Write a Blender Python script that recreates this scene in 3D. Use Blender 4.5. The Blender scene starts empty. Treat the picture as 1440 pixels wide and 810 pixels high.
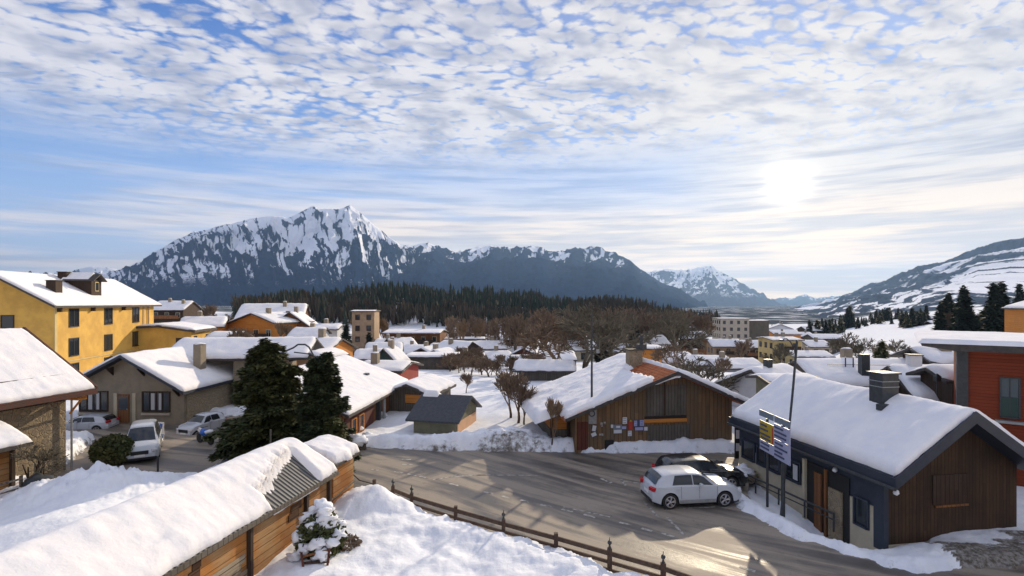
import bpy, math, random
import numpy as np
from mathutils import Vector, Matrix
R = math.radians
rnd = random.Random(7)
# ---------------------------------------------------------------- camera, sky, sun, exposure
F, HY, H = 750.0, 425.0, 9.2          # focal length in photo pixels, horizon row, camera height
scene = bpy.context.scene
cam_d = bpy.data.cameras.new("camera"); cam = bpy.data.objects.new("camera", cam_d)
scene.collection.objects.link(cam); scene.camera = cam
cam.location = (0, 0, H); cam.rotation_euler = (R(90), 0, 0)
cam_d.sensor_width = 36; cam_d.lens = F/1440*36; cam_d.shift_y = 20/1440
cam_d.clip_start = .1; cam_d.clip_end = 60000
SUN_AZ, SUN_EL = R(28), R(21)
GLOW = Vector((388/F, 1, 167/F)).normalized()
scene.view_settings.view_transform = 'Standard'; scene.view_settings.look = 'None'
scene.view_settings.exposure = 0.36; scene.view_settings.gamma = 1
scene.cycles.volume_bounces = 0; scene.cycles.max_bounces = 6; scene.cycles.diffuse_bounces = 3
scene.cycles.glossy_bounces = 2; scene.cycles.transparent_max_bounces = 12
scene.cycles.use_denoising = True
sd = bpy.data.lights.new("sun", 'SUN'); so = bpy.data.objects.new("sun", sd); scene.collection.objects.link(so)
sd.energy = 4.2; sd.angle = R(0.8); sd.color = (1, .83, .60)
sv = Vector((math.sin(SUN_AZ)*math.cos(SUN_EL), math.cos(SUN_AZ)*math.cos(SUN_EL), math.sin(SUN_EL)))
so.rotation_euler = sv.to_track_quat('Z', 'Y').to_euler(); so.location = (0, 0, 60)

class NT:
    """tiny node-tree helper"""
    def __init__(s, nt): s.nt = nt; s.l = nt.links
    def n(s, t, **k):
        nd = s.nt.nodes.new(t)
        for a, b in k.items():
            if a.startswith('i_'):
                key = a[2:]; nd.inputs[int(key) if key.isdigit() else key.replace('_', ' ')].default_value = b
            else: setattr(nd, a, b)
        return nd
    def c(s, a, b): s.l.new(a, b)
    def m(s, op, a, b=None, c=None, clamp=False):
        nd = s.nt.nodes.new('ShaderNodeMath'); nd.operation = op; nd.use_clamp = clamp
        for i, v in enumerate((a, b, c)):
            if v is None: continue
            if isinstance(v, (int, float)): nd.inputs[i].default_value = v
            else: s.l.new(v, nd.inputs[i])
        return nd.outputs[0]
    def mix(s, f, a, b, blend='MIX'):
        nd = s.nt.nodes.new('ShaderNodeMix'); nd.data_type = 'RGBA'; nd.blend_type = blend
        for i, v in ((0, f), (6, a), (7, b)):
            if isinstance(v, (int, float)): nd.inputs[i].default_value = v
            elif isinstance(v, tuple): nd.inputs[i].default_value = v if len(v) == 4 else v+(1,)
            else: s.l.new(v, nd.inputs[i])
        return nd.outputs[2]
    def noise(s, vec, scale, detail=3, rough=.55, dist=0):
        nd = s.n('ShaderNodeTexNoise'); nd.inputs['Scale'].default_value = scale
        nd.inputs['Detail'].default_value = detail; nd.inputs['Roughness'].default_value = rough
        nd.inputs['Distortion'].default_value = dist
        if vec is not None: s.l.new(vec, nd.inputs['Vector'])
        return nd.outputs[0]
    def ramp(s, f, lo, hi, a=0.0, b=1.0, smooth=True):
        nd = s.n('ShaderNodeMapRange'); nd.interpolation_type = 'SMOOTHSTEP' if smooth else 'LINEAR'
        s.l.new(f, nd.inputs[0])
        for i, v in enumerate((lo, hi, a, b)): nd.inputs[i+1].default_value = v
        return nd.outputs[0]
    def xyz(s, x, y, z):
        nd = s.n('ShaderNodeCombineXYZ')
        for i, v in enumerate((x, y, z)):
            if isinstance(v, (int, float)): nd.inputs[i].default_value = v
            else: s.l.new(v, nd.inputs[i])
        return nd.outputs[0]

def build_world():
    w = bpy.data.worlds.new("World"); scene.world = w; w.use_nodes = True
    T = NT(w.node_tree); w.node_tree.nodes.clear()
    out = T.n('ShaderNodeOutputWorld'); bg = T.n('ShaderNodeBackground')
    T.c(bg.outputs[0], out.inputs[0])
    sky = T.n('ShaderNodeTexSky'); sky.sky_type = 'NISHITA'; sky.sun_disc = False
    sky.sun_elevation = SUN_EL; sky.sun_rotation = SUN_AZ; sky.altitude = 1000; sky.air_density = 1.0
    sky.dust_density = .6; sky.ozone_density = 2.0
    tc = T.n('ShaderNodeTexCoord'); sp = T.n('ShaderNodeSeparateXYZ'); T.c(tc.outputs['Generated'], sp.inputs[0])
    x, y, z = sp.outputs
    zz = T.m('ADD', T.m('MAXIMUM', z, 0.0), .10)
    u = T.m('DIVIDE', x, zz); v = T.m('DIVIDE', y, zz)
    # the bands of the cloud sheet run from upper left to lower right
    ca, sa = math.cos(R(14)), math.sin(R(14))
    ur = T.m('ADD', T.m('MULTIPLY', u, ca), T.m('MULTIPLY', v, sa))
    vr = T.m('SUBTRACT', T.m('MULTIPLY', v, ca), T.m('MULTIPLY', u, sa))
    p = T.xyz(T.m('MULTIPLY', ur, .74), vr, 0)
    warp = T.n('ShaderNodeTexNoise'); warp.inputs['Scale'].default_value = 2.2; warp.inputs['Detail'].default_value = 3
    T.c(p, warp.inputs['Vector'])
    wv = T.n('ShaderNodeVectorMath', operation='MULTIPLY_ADD'); T.c(warp.outputs['Color'], wv.inputs[0])
    wv.inputs[1].default_value = (.17, .17, 0); T.c(p, wv.inputs[2])
    p2 = wv.outputs[0]
    big = T.noise(p, 1.3, 2, .5)
    puff = T.n('ShaderNodeTexVoronoi'); puff.feature = 'F1'; puff.inputs['Scale'].default_value = 26.0
    T.c(p2, puff.inputs['Vector'])
    fine = T.noise(p2, 34, 3, .6)
    bil = T.m('SUBTRACT', 1.0, T.m('MULTIPLY', puff.outputs['Distance'], 1.1))
    # puffs dissolve into streaks low in the sky
    hi = T.ramp(z, .19, .32)
    d1 = T.m('ADD', T.m('ADD', T.m('MULTIPLY', bil, .62), T.m('MULTIPLY', fine, .64)), T.m('MULTIPLY', big, .95))
    dens_hi = T.ramp(d1, .71, 1.11)
    pst = T.xyz(T.m('MULTIPLY', u, .30), T.m('MULTIPLY', v, .55), 3.7)
    st = T.noise(pst, 2.0, 4, .6, .4)
    pel = T.xyz(T.m('MULTIPLY', x, 1.6), T.m('MULTIPLY', y, 1.6), T.m('MULTIPLY', z, 26))
    st2 = T.noise(pel, 1.6, 4, .6, .5)
    # brighter, denser cover to the right and near the sun
    az = T.m('ARCTAN2', x, y)
    right = T.ramp(az, -.75, .45, -.06, .28)
    dens_lo = T.ramp(T.m('ADD', T.m('ADD', T.m('MULTIPLY', st, .55), T.m('MULTIPLY', st2, .55)), right), .38, .66)
    dh = T.m('ADD', dens_hi, T.m('MULTIPLY', right, 1.0), clamp=True)
    gap = T.ramp(T.m('ABSOLUTE', T.m('SUBTRACT', z, .215)), .0, .10, .55, 1.0)
    mx = T.n('ShaderNodeMix'); T.c(hi, mx.inputs[0]); T.c(dens_lo, mx.inputs[2]); T.c(dh, mx.inputs[3])
    dens = T.m('MULTIPLY', mx.outputs[0], T.m('MAXIMUM', gap, T.ramp(az, 0, .5)))
    low = T.ramp(z, .0, .10, .55, 0.0)
    dens = T.m('MAXIMUM', dens, T.m('MULTIPLY', low, 1.0))
    dens = T.m('MULTIPLY', dens, .90)
    # cloud shade: thin = bright, thick = grey
    tone = T.noise(p2, 6.0, 3, .6)
    edge = T.noise(pel, 3.1, 3, .6)
    toneM = T.n('ShaderNodeMix'); T.c(hi, toneM.inputs[0]); T.c(edge, toneM.inputs[2]); T.c(tone, toneM.inputs[3])
    # angle to the sun's place
    dp = T.n('ShaderNodeVectorMath', operation='DOT_PRODUCT'); T.c(tc.outputs['Generated'], dp.inputs[0]); dp.inputs[1].default_value = GLOW
    ang = T.m('ARCCOSINE', T.m('MINIMUM', dp.outputs['Value'], 1.0))
    near = T.m('POWER', 2.718, T.m('MULTIPLY', ang, -2.6))
    cl = T.mix(T.ramp(toneM.outputs[0], .32, .62), (.34, .36, .45), (.74, .71, .71))
    dk = T.ramp(T.noise(p, 2.6, 4, .6), .50, .68, 0, .55)
    cl = T.mix(T.m('MULTIPLY', dk, T.ramp(az, -.3, .6)), cl, (.26, .30, .38))
    clw = T.mix(T.m('MULTIPLY', near, 1.6, clamp=True), cl, T.mix(T.ramp(toneM.outputs[0], .30, .60), (.42, .41, .44), (.76, .70, .62)))
    skyc = T.n('ShaderNodeVectorMath', operation='MULTIPLY'); T.c(sky.outputs[0], skyc.inputs[0]); skyc.inputs[1].default_value = (.052, .075, .125)
    # a blue noon-ish ground tone keeps the gaps blue away from the sun
    blue = T.mix(T.ramp(z, .0, .55), (.34, .54, .82), (.03, .12, .40))
    sky2 = T.mix(.7, skyc.outputs[0], blue)
    col = T.mix(dens, sky2, clw)
    warm = T.mix(T.m('MULTIPLY', T.ramp(z, .0, .24, 1.0, 0), T.ramp(az, -1.0, .30, .25, 1.0), clamp=True), col, T.mix(T.ramp(T.m('ADD', T.m('MULTIPLY', st2, .6), T.m('MULTIPLY', edge, .4)), .42, .60), (.80, .66, .54), (1.55, 1.08, .62)))
    g1 = T.m('POWER', 2.718, T.m('MULTIPLY', ang, -7.0))
    g2 = T.m('POWER', 2.718, T.m('MULTIPLY', T.m('MULTIPLY', ang, ang), -1500.0))
    g3 = T.m('POWER', 2.718, T.m('MULTIPLY', ang, -15.0))
    glow = T.m('ADD', T.m('MULTIPLY', g1, .07), T.m('ADD', T.m('MULTIPLY', g2, 1.3), T.m('MULTIPLY', g3, .14)))
    gc = T.n('ShaderNodeVectorMath', operation='SCALE'); gc.inputs[0].default_value = (1.0, .84, .58); T.c(glow, gc.inputs['Scale'])
    fin = T.n('ShaderNodeVectorMath', operation='ADD'); T.c(warm, fin.inputs[0]); T.c(gc.outputs[0], fin.inputs[1])
    T.c(fin.outputs[0], bg.inputs[0]); bg.inputs[1].default_value = 1.0
    w.cycles.sampling_method = 'MANUAL'; w.cycles.sample_map_resolution = 256
build_world()

# ---------------------------------------------------------------- helpers
C = scene.collection
def vnoise(x, y, seed=0):
    x = np.asarray(x, float); y = np.asarray(y, float)
    xi = np.floor(x).astype(np.int64); yi = np.floor(y).astype(np.int64); fx = x-xi; fy = y-yi
    def h(a, b):
        n = (a*374761393 + b*668265263 + seed*1442695041) & 0xffffffff
        n = ((n ^ (n >> 13))*1274126177) & 0xffffffff
        return ((n ^ (n >> 16)) & 0xffffff)/float(0xffffff)
    u = fx*fx*fx*(fx*(fx*6-15)+10); v = fy*fy*fy*(fy*(fy*6-15)+10)
    return (h(xi, yi)*(1-u)+h(xi+1, yi)*u)*(1-v)+(h(xi, yi+1)*(1-u)+h(xi+1, yi+1)*u)*v
def fbm(x, y, o=5, seed=0, g=.5):
    a, s, t = 1., 0., 0.; x = np.asarray(x, float); y = np.asarray(y, float)
    for i in range(o):
        s = s+a*vnoise(x, y, seed+i*17); t += a; a *= g; x = x*2.03+11.3; y = y*2.03-7.7
    return s/t
def ridged(x, y, o=5, seed=0, g=.55):
    a, s, t = 1., 0., 0.; x = np.asarray(x, float); y = np.asarray(y, float)
    for i in range(o):
        s = s+a*(1-np.abs(2*vnoise(x, y, seed+i*31)-1))**2; t += a; a *= g; x = x*2.1+5.3; y = y*2.1+9.1
    return s/t
def sstep(x, a, b): t = np.clip((np.asarray(x, float)-a)/(b-a), 0, 1); return t*t*(3-2*t)
def at(px, py, D): return Vector(((px-720)/F*D, D, H-(py-HY)/F*D))
def gp(px, py, z=0.): D = (H-z)*F/(py-HY); return Vector(((px-720)/F*D, D, z))

def tag(o, label=None, cat=None, group=None, kind=None):
    for k, v in (('label', label), ('category', cat), ('group', group), ('kind', kind)):
        if v: o[k] = v
    return o
def empty(name, loc, rz=0, label=None, cat=None, group=None):
    o = bpy.data.objects.new(name, None); C.objects.link(o); o.location = loc; o.rotation_euler = (0, 0, rz)
    o.empty_display_size = .2
    return tag(o, label, cat, group)
def copy_tree(o, parent=None):
    c = o.copy(); C.objects.link(c); c.parent = parent
    for ch in o.children: copy_tree(ch, c)
    return c
def grid_mesh(name, P, mat, attrs=None, smooth=True, parent=None):
    """P: (n, m, 3) array of points"""
    n, m = P.shape[:2]
    me = bpy.data.meshes.new(name); me.vertices.add(n*m); me.vertices.foreach_set('co', P.reshape(-1).astype(np.float32))
    i = np.arange((n-1)*(m-1)); a = (i//(m-1))*m+i % (m-1)
    q = np.stack([a, a+1, a+m+1, a+m], 1).astype(np.int32)
    me.loops.add(q.size); me.loops.foreach_set('vertex_index', q.reshape(-1))
    me.polygons.add(len(q)); me.polygons.foreach_set('loop_start', np.arange(len(q), dtype=np.int32)*4)
    me.polygons.foreach_set('loop_total', np.full(len(q), 4, np.int32))
    me.polygons.foreach_set('use_smooth', np.full(len(q), smooth)); me.update(); me.validate()
    for k, v in (attrs or {}).items():
        at_ = me.attributes.new(k, 'FLOAT', 'POINT'); at_.data.foreach_set('value', v.reshape(-1).astype(np.float32))
    me.materials.append(mat); o = bpy.data.objects.new(name, me); C.objects.link(o)
    if parent is not None: o.parent = parent
    return o

class MB:
    def __init__(s): s.v = []; s.f = []; s.M = Matrix.Identity(4)
    def add(s, vs, fs):
        k = len(s.v); s.v += [tuple(s.M @ Vector(p)) for p in vs]; s.f += [tuple(k+i for i in f) for f in fs]; return s
    def box(s, x0, x1, y0, y1, z0, z1):
        return s.add([(x0, y0, z0), (x1, y0, z0), (x1, y1, z0), (x0, y1, z0), (x0, y0, z1), (x1, y0, z1), (x1, y1, z1), (x0, y1, z1)],
                     [(0, 3, 2, 1), (4, 5, 6, 7), (0, 1, 5, 4), (1, 2, 6, 5), (2, 3, 7, 6), (3, 0, 4, 7)])
    def obox(s, c, sx, sy, sz, rx=0, ry=0, rz=0):
        from mathutils import Euler
        old = s.M; s.M = old @ (Matrix.Translation(c) @ Euler((rx, ry, rz)).to_matrix().to_4x4())
        s.box(-sx/2, sx/2, -sy/2, sy/2, -sz/2, sz/2); s.M = old; return s
    def prism(s, poly, a, b, axis='y'):
        """poly of 2-D points; axis y: (x,z) extruded in y; axis z: (x,y) extruded in z; axis x: (y,z) extruded in x"""
        n = len(poly)
        g = {'y': lambda p, t: (p[0], t, p[1]), 'z': lambda p, t: (p[0], p[1], t), 'x': lambda p, t: (t, p[0], p[1])}[axis]
        return s.add([g(p, a) for p in poly]+[g(p, b) for p in poly],
                     [tuple(range(n))[::-1], tuple(range(n, 2*n))]+[(i, (i+1) % n, n+(i+1) % n, n+i) for i in range(n)])
    def tube(s, p0, p1, r0, r1=None, n=6, cap=True):
        r1 = r0 if r1 is None else r1; p0 = Vector(p0); p1 = Vector(p1); d = (p1-p0)
        if d.length < 1e-6: return s
        d.normalize(); a = d.orthogonal().normalized(); b = d.cross(a)
        vs = [p0+(a*math.cos(t)+b*math.sin(t))*r0 for t in [2*math.pi*i/n for i in range(n)]]
        vs += [p1+(a*math.cos(t)+b*math.sin(t))*r1 for t in [2*math.pi*i/n for i in range(n)]]
        fs = [(i, (i+1) % n, n+(i+1) % n, n+i) for i in range(n)]
        if cap: fs += [tuple(range(n))[::-1], tuple(range(n, 2*n))]
        return s.add(vs, fs)
    def path(s, pts, r, n=6):
        for i in range(len(pts)-1): s.tube(pts[i], pts[i+1], r, r, n)
        return s
    def blob(s, c, r, seed=0, sz=1., nu=10, nv=7, rough=.25):
        vs = []; c = Vector(c)
        for j in range(nv+1):
            for i in range(nu):
                th = math.pi*j/nv; ph = 2*math.pi*i/nu
                d = Vector((math.sin(th)*math.cos(ph), math.sin(th)*math.sin(ph), math.cos(th)))
                k = 1+rough*(2*float(vnoise(d.x*1.7+seed*3.1+5, d.y*1.7+d.z*2.3+seed, seed))-1)
                vs.append(c+Vector((d.x*r*k, d.y*r*k, d.z*r*k*sz)))
        fs = [(j*nu+i, (j+1)*nu+i, (j+1)*nu+(i+1) % nu, j*nu+(i+1) % nu) for j in range(nv) for i in range(nu)]
        return s.add(vs, fs)
    def mesh(s, name, mat, smooth=False):
        me = bpy.data.meshes.new(name); me.from_pydata(s.v, [], s.f); me.update()
        if smooth: me.polygons.foreach_set('use_smooth', [True]*len(me.polygons))
        me.materials.append(mat); return me
    def build(s, name, mat, parent=None, smooth=False, bevel=0, loc=None):
        o = bpy.data.objects.new(name, s.mesh(name, mat, smooth)); C.objects.link(o)
        if parent is not None: o.parent = parent
        if loc is not None: o.location = loc
        if bevel:
            m = o.modifiers.new('b', 'BEVEL'); m.width = bevel; m.segments = 2; m.limit_method = 'ANGLE'
        return o

# ---------------------------------------------------------------- materials
def mat(name, color=(.5, .5, .5), rough=.7, metal=0., spec=.5):
    m = bpy.data.materials.new(name); m.use_nodes = True; nt = m.node_tree
    b = nt.nodes['Principled BSDF']; b.inputs['Base Color'].default_value = tuple(color)+(1,)
    b.inputs['Roughness'].default_value = rough; b.inputs['Metallic'].default_value = metal
    b.inputs['Specular IOR Level'].default_value = spec
    return m, NT(nt), b
def bump(T, b, h, dist, strength=1.):
    n = T.n('ShaderNodeBump'); n.inputs['Strength'].default_value = strength; n.inputs['Distance'].default_value = dist
    T.c(h, n.inputs['Height']); T.c(n.outputs[0], b.inputs['Normal'])
def coords(T, kind='Object'):
    tc = T.n('ShaderNodeTexCoord'); sp = T.n('ShaderNodeSeparateXYZ'); T.c(tc.outputs[kind], sp.inputs[0]); return tc.outputs[kind], sp.outputs
def pos(T):
    g = T.n('ShaderNodeNewGeometry'); return g.outputs['Position']

def rough_mat(name, c1, c2, scale=3, rough=.85, bd=.01, detail=5, spec=.3):
    m, T, b = mat(name, c1, rough, spec=spec); v, _ = coords(T)
    f = T.noise(v, scale, detail, .6); col = T.mix(T.ramp(f, .35, .65), c1, c2)
    T.c(col, b.inputs['Base Color'])
    if bd: bump(T, b, T.noise(v, scale*4, 5, .65), bd)
    return m
def snow_mat(name, base=(.84, .86, .90), tint=(.74, .77, .84), fine=.008, mid=.02, dirt=False):
    m, T, b = mat(name, base, .8, spec=.0); v = pos(T)
    f1 = T.noise(v, 1.1, 4, .5); f2 = T.noise(v, 7, 5, .6); f3 = T.noise(v, 45, 3, .7)
    col = T.mix(T.ramp(f1, .35, .7), base, tint)
    if dirt:
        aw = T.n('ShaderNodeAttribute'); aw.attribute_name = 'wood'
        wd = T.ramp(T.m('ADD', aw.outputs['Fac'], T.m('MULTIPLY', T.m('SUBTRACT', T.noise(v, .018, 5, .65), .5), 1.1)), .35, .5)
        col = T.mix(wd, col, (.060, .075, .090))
        at_ = T.n('ShaderNodeAttribute'); at_.attribute_name = 'dirt'
        nn = T.noise(v, 2.3, 6, .7); d = T.ramp(T.m('ADD', at_.outputs['Fac'], T.m('MULTIPLY', T.m('SUBTRACT', nn, .5), 1.5)), .35, .75)
        mud = T.mix(T.ramp(T.noise(v, 6, 5, .7), .35, .65), (.10, .085, .065), (.30, .28, .26))
        col = T.mix(d, col, mud)
    T.c(col, b.inputs['Base Color'])
    hh = T.m('ADD', T.m('ADD', T.m('MULTIPLY', f1, mid*2), T.m('MULTIPLY', f2, mid)), T.m('MULTIPLY', f3, fine))
    bump(T, b, hh, 1.0, .9)
    return m
def plank_mat(name, c1, c2, c3, width=.18, vertical=True, rough=.8, gap=.06, dark=.3, patch=.0):
    """boards with their own tone, grain along the board and dark joints"""
    m, T, b = mat(name, c1, rough, spec=.25); v, (x, y, z) = coords(T)
    across = T.m('ADD', x, y) if vertical else z
    along = z if vertical else T.m('ADD', x, y)
    k = T.m('DIVIDE', across, width); fl = T.m('FLOOR', k); fr = T.m('FRACT', k)
    wn = T.n('ShaderNodeTexWhiteNoise', noise_dimensions='2D'); 
    seg = T.m('FLOOR', T.m('MULTIPLY', T.m('ADD', along, T.m('MULTIPLY', fl, 1.37)), .4))
    T.c(T.xyz(fl, seg, 0), wn.inputs['Vector'])
    tone = wn.outputs['Value']
    gv = T.xyz(T.m('MULTIPLY', along, 1.2), T.m('MULTIPLY', across, 22), fl)
    grain = T.noise(gv, 1.3, 5, .65)
    weather = T.noise(v, .7, 4, .6)
    col = T.mix(tone, c1, c2); col = T.mix(T.m('MULTIPLY', T.ramp(weather, .4, .68), .8), col, c3)
    col = T.mix(T.m('MULTIPLY', T.ramp(grain, .35, .75), .5), col, tuple(c*dark for c in c1))
    j = T.m('MULTIPLY', T.m('LESS_THAN', T.m('ABSOLUTE', T.m('SUBTRACT', fr, .5)), .5-gap), 1.0)
    col = T.mix(j, tuple(c*.28 for c in c1), col)
    T.c(col, b.inputs['Base Color'])
    bump(T, b, T.m('ADD', T.m('MULTIPLY', j, .6), T.m('MULTIPLY', grain, .25)), .02)
    return m
def stone_mat(name, c1, c2, mortar, scale=3.2):
    m, T, b = mat(name, c1, .9, spec=.2); v, _ = coords(T)
    w = T.n('ShaderNodeTexNoise'); w.inputs['Scale'].default_value = 3; T.c(v, w.inputs['Vector'])
    ad = T.n('ShaderNodeVectorMath', operation='MULTIPLY_ADD'); T.c(w.outputs['Color'], ad.inputs[0]); ad.inputs[1].default_value = (.25,)*3; T.c(v, ad.inputs[2])
    vo = T.n('ShaderNodeTexVoronoi'); vo.inputs['Scale'].default_value = scale; T.c(ad.outputs[0], vo.inputs['Vector'])
    ve = T.n('ShaderNodeTexVoronoi'); ve.feature = 'DISTANCE_TO_EDGE'; ve.inputs['Scale'].default_value = scale; T.c(ad.outputs[0], ve.inputs['Vector'])
    sp = T.n('ShaderNodeSeparateColor'); T.c(vo.outputs['Color'], sp.inputs[0])
    col = T.mix(sp.outputs[0], c1, c2); col = T.mix(T.ramp(T.noise(v, 9, 4), .3, .8, 0, .6), col, mortar)
    e = T.ramp(ve.outputs['Distance'], .02, .10); col = T.mix(e, mortar, col)
    T.c(col, b.inputs['Base Color']); bump(T, b, T.m('ADD', e, T.m('MULTIPLY', T.noise(v, 14, 4), .5)), .05)
    return m

M = {}
M['snow'] = snow_mat('snow_fresh')
M['snow_roof'] = snow_mat('snow_on_roofs', base=(.86, .85, .86), tint=(.77, .78, .83), mid=.016, fine=.008)
M['snow_ground'] = snow_mat('snow_on_ground', dirt=True, mid=.028, fine=.008)
M['barn'] = plank_mat('weathered_barn_boards', (.27, .155, .075), (.15, .10, .058), (.15, .12, .085), .26)
M['chalet'] = plank_mat('brown_chalet_boards', (.085, .047, .025), (.055, .032, .019), (.034, .024, .018), .16)
M['shed'] = plank_mat('golden_shed_boards', (.52, .22, .055), (.24, .095, .028), (.40, .27, .14), .26, vertical=False, gap=.04)
M['redwood'] = plank_mat('red_timber_cladding', (.22, .042, .016), (.17, .032, .013), (.19, .042, .016), .16, vertical=False, dark=.6, gap=.03)
M['wood_warm'] = plank_mat('warm_timber', (.30, .13, .05), (.20, .08, .03), (.16, .09, .05), .2)
M['wood_orange'] = plank_mat('orange_timber', (.62, .25, .05), (.52, .19, .035), (.5, .2, .05), .25, vertical=False, gap=.02, dark=.6)
M['wood_dark'] = plank_mat('dark_timber', (.07, .04, .025), (.045, .028, .02), (.06, .045, .035), .2)
M['wood_grey'] = plank_mat('grey_timber', (.14, .12, .095), (.10, .085, .07), (.16, .14, .12), .2)
M['wood_red'] = plank_mat('dark_red_timber', (.15, .045, .03), (.11, .035, .025), (.10, .04, .03), .25)
M['yellow'] = rough_mat('ochre_render', (.66, .40, .09), (.52, .31, .075), .6, bd=.004)
M['paleyellow'] = rough_mat('pale_yellow_render', (.56, .43, .19), (.48, .38, .18), 1.2, bd=.004)
M['greyplaster'] = rough_mat('grey_brown_render', (.27, .225, .165), (.22, .185, .14), 1.5, bd=.006)
M['beige'] = rough_mat('beige_render', (.44, .38, .30), (.38, .33, .27), 1, bd=.004)
M['tan'] = rough_mat('tan_render', (.38, .27, .17), (.30, .21, .14), 1, bd=.004)
M['cream'] = rough_mat('cream_render', (.50, .44, .32), (.42, .37, .27), 1.4, bd=.006)
M['peach'] = rough_mat('peach_render', (.60, .36, .22), (.54, .33, .2), 1, bd=.004)
M['whitewall'] = rough_mat('white_render', (.62, .62, .63), (.55, .55, .57), 1, bd=.004)
M['olive'] = rough_mat('olive_render', (.20, .19, .12), (.15, .145, .10), 1.5, bd=.006)
M['red_render'] = rough_mat('red_render', (.30, .05, .04), (.25, .045, .035), 1, bd=.003)
M['teal'] = rough_mat('dark_green_cladding', (.03, .06, .055), (.04, .07, .06), 1, bd=.003)
M['stone'] = stone_mat('rubble_stone', (.30, .23, .14), (.19, .155, .11), (.33, .27, .19), 3.4)
M['stone_pale'] = stone_mat('pale_rubble_stone', (.42, .34, .23), (.32, .26, .18), (.38, .32, .23), 4)
M['fascia'] = rough_mat('blue_black_fascia', (.028, .036, .055), (.036, .045, .065), 2, .45, bd=.002)
M['roofedge'] = rough_mat('dark_roof_edge', (.045, .04, .04), (.07, .06, .055), 4, .7, bd=.004)
M['roofbrown'] = rough_mat('red_brown_roof_edge', (.10, .035, .025), (.07, .04, .03), 4, .7, bd=.01)
M['metal'] = rough_mat('dark_grey_metal', (.035, .04, .045), (.05, .055, .06), 6, .45, bd=0)
M['galv'] = rough_mat('galvanised_metal', (.32, .33, .33), (.25, .26, .27), 6, .45, bd=0)
M['slate'] = rough_mat('slate_roof', (.045, .052, .065), (.065, .07, .08), 5, .6, bd=.03)
M['trunk'] = rough_mat('bark', (.10, .075, .055), (.055, .045, .038), 8, .9, bd=.02)
M['twig'] = rough_mat('brown_twigs', (.21, .145, .095), (.14, .10, .07), 2, .9, bd=0)
M['twig_pale'] = rough_mat('tan_twigs', (.26, .18, .11), (.18, .12, .075), 2, .9, bd=0)
M['twig_grey'] = rough_mat('grey_twigs', (.14, .12, .085), (.10, .085, .06), 2, .9, bd=0)
M['needle'] = rough_mat('dark_needles', (.020, .034, .014), (.045, .055, .018), 1.6, .75, bd=0)
M['needle_gold'] = rough_mat('olive_needles', (.035, .05, .014), (.075, .075, .022), 1.3, .75, bd=0)
M['needle_far'] = rough_mat('far_needles', (.018, .030, .020), (.030, .042, .026), .2, .85, bd=0)
M['twig_far'] = rough_mat('far_brown_wood', (.085, .06, .04), (.05, .045, .03), .06, .9, bd=0)
def glass_mat(name, c=(.02, .025, .03)):
    m, T, b = mat(name, c, .08, spec=.6); return m
M['glass'] = glass_mat('window_glass'); M['glass_blue'] = glass_mat('tinted_glass', (.03, .055, .07))
M['curtain'], _, _ = mat('white_curtain', (.45, .45, .46), .8)
M['black'], _, _ = mat('black_plastic', (.012, .012, .013), .5)
M['rubber'], _, _ = mat('tyre_rubber', (.02, .02, .02), .85)
M['white'], _, _ = mat('white_paint', (.75, .75, .76), .5)
M['offwhite'] = rough_mat('worn_white_paint', (.48, .46, .42), (.15, .135, .12), 5, .7, bd=0)
def paint(name, c, r=.25):
    m, T, b = mat(name, c, r); b.inputs['Coat Weight'].default_value = .6; b.inputs['Coat Roughness'].default_value = .08; return m
M['carwhite'] = paint('white_car_paint', (.50, .53, .58)); M['carblack'] = paint('black_car_paint', (.012, .014, .016))
M['rim'], _, _ = mat('alloy', (.38, .38, .40), .35, .8)
M['tail'], _, _ = mat('red_lamp_lens', (.45, .01, .02), .2); M['lens'], _, _ = mat('clear_lamp_lens', (.6, .6, .62), .15)
M['plate'], _, _ = mat('number_plate', (.7, .7, .7), .5)
M['signyellow'], _, _ = mat('yellow_sign', (.42, .29, .02), .5); M['signwhite'], _, _ = mat('white_sign', (.36, .37, .52), .5)
M['signgrey'], _, _ = mat('slate_blue_sign', (.16, .20, .25), .5); M['ink'], _, _ = mat('dark_ink', (.06, .07, .13), .6)
M['blue'], _, _ = mat('blue_plastic', (.02, .12, .50), .4); M['redsign'], _, _ = mat('red_sign', (.40, .04, .03), .5)
M['paperblue'], _, _ = mat('pale_blue_paper', (.35, .36, .60), .7); M['paper'], _, _ = mat('white_paper', (.62, .62, .66), .7)
M['wood_post'] = rough_mat('dark_fence_wood', (.055, .035, .026), (.085, .055, .04), 7, .8, bd=.01)
M['snowclump'] = snow_mat('clumped_snow', mid=.02, fine=.01)

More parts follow.
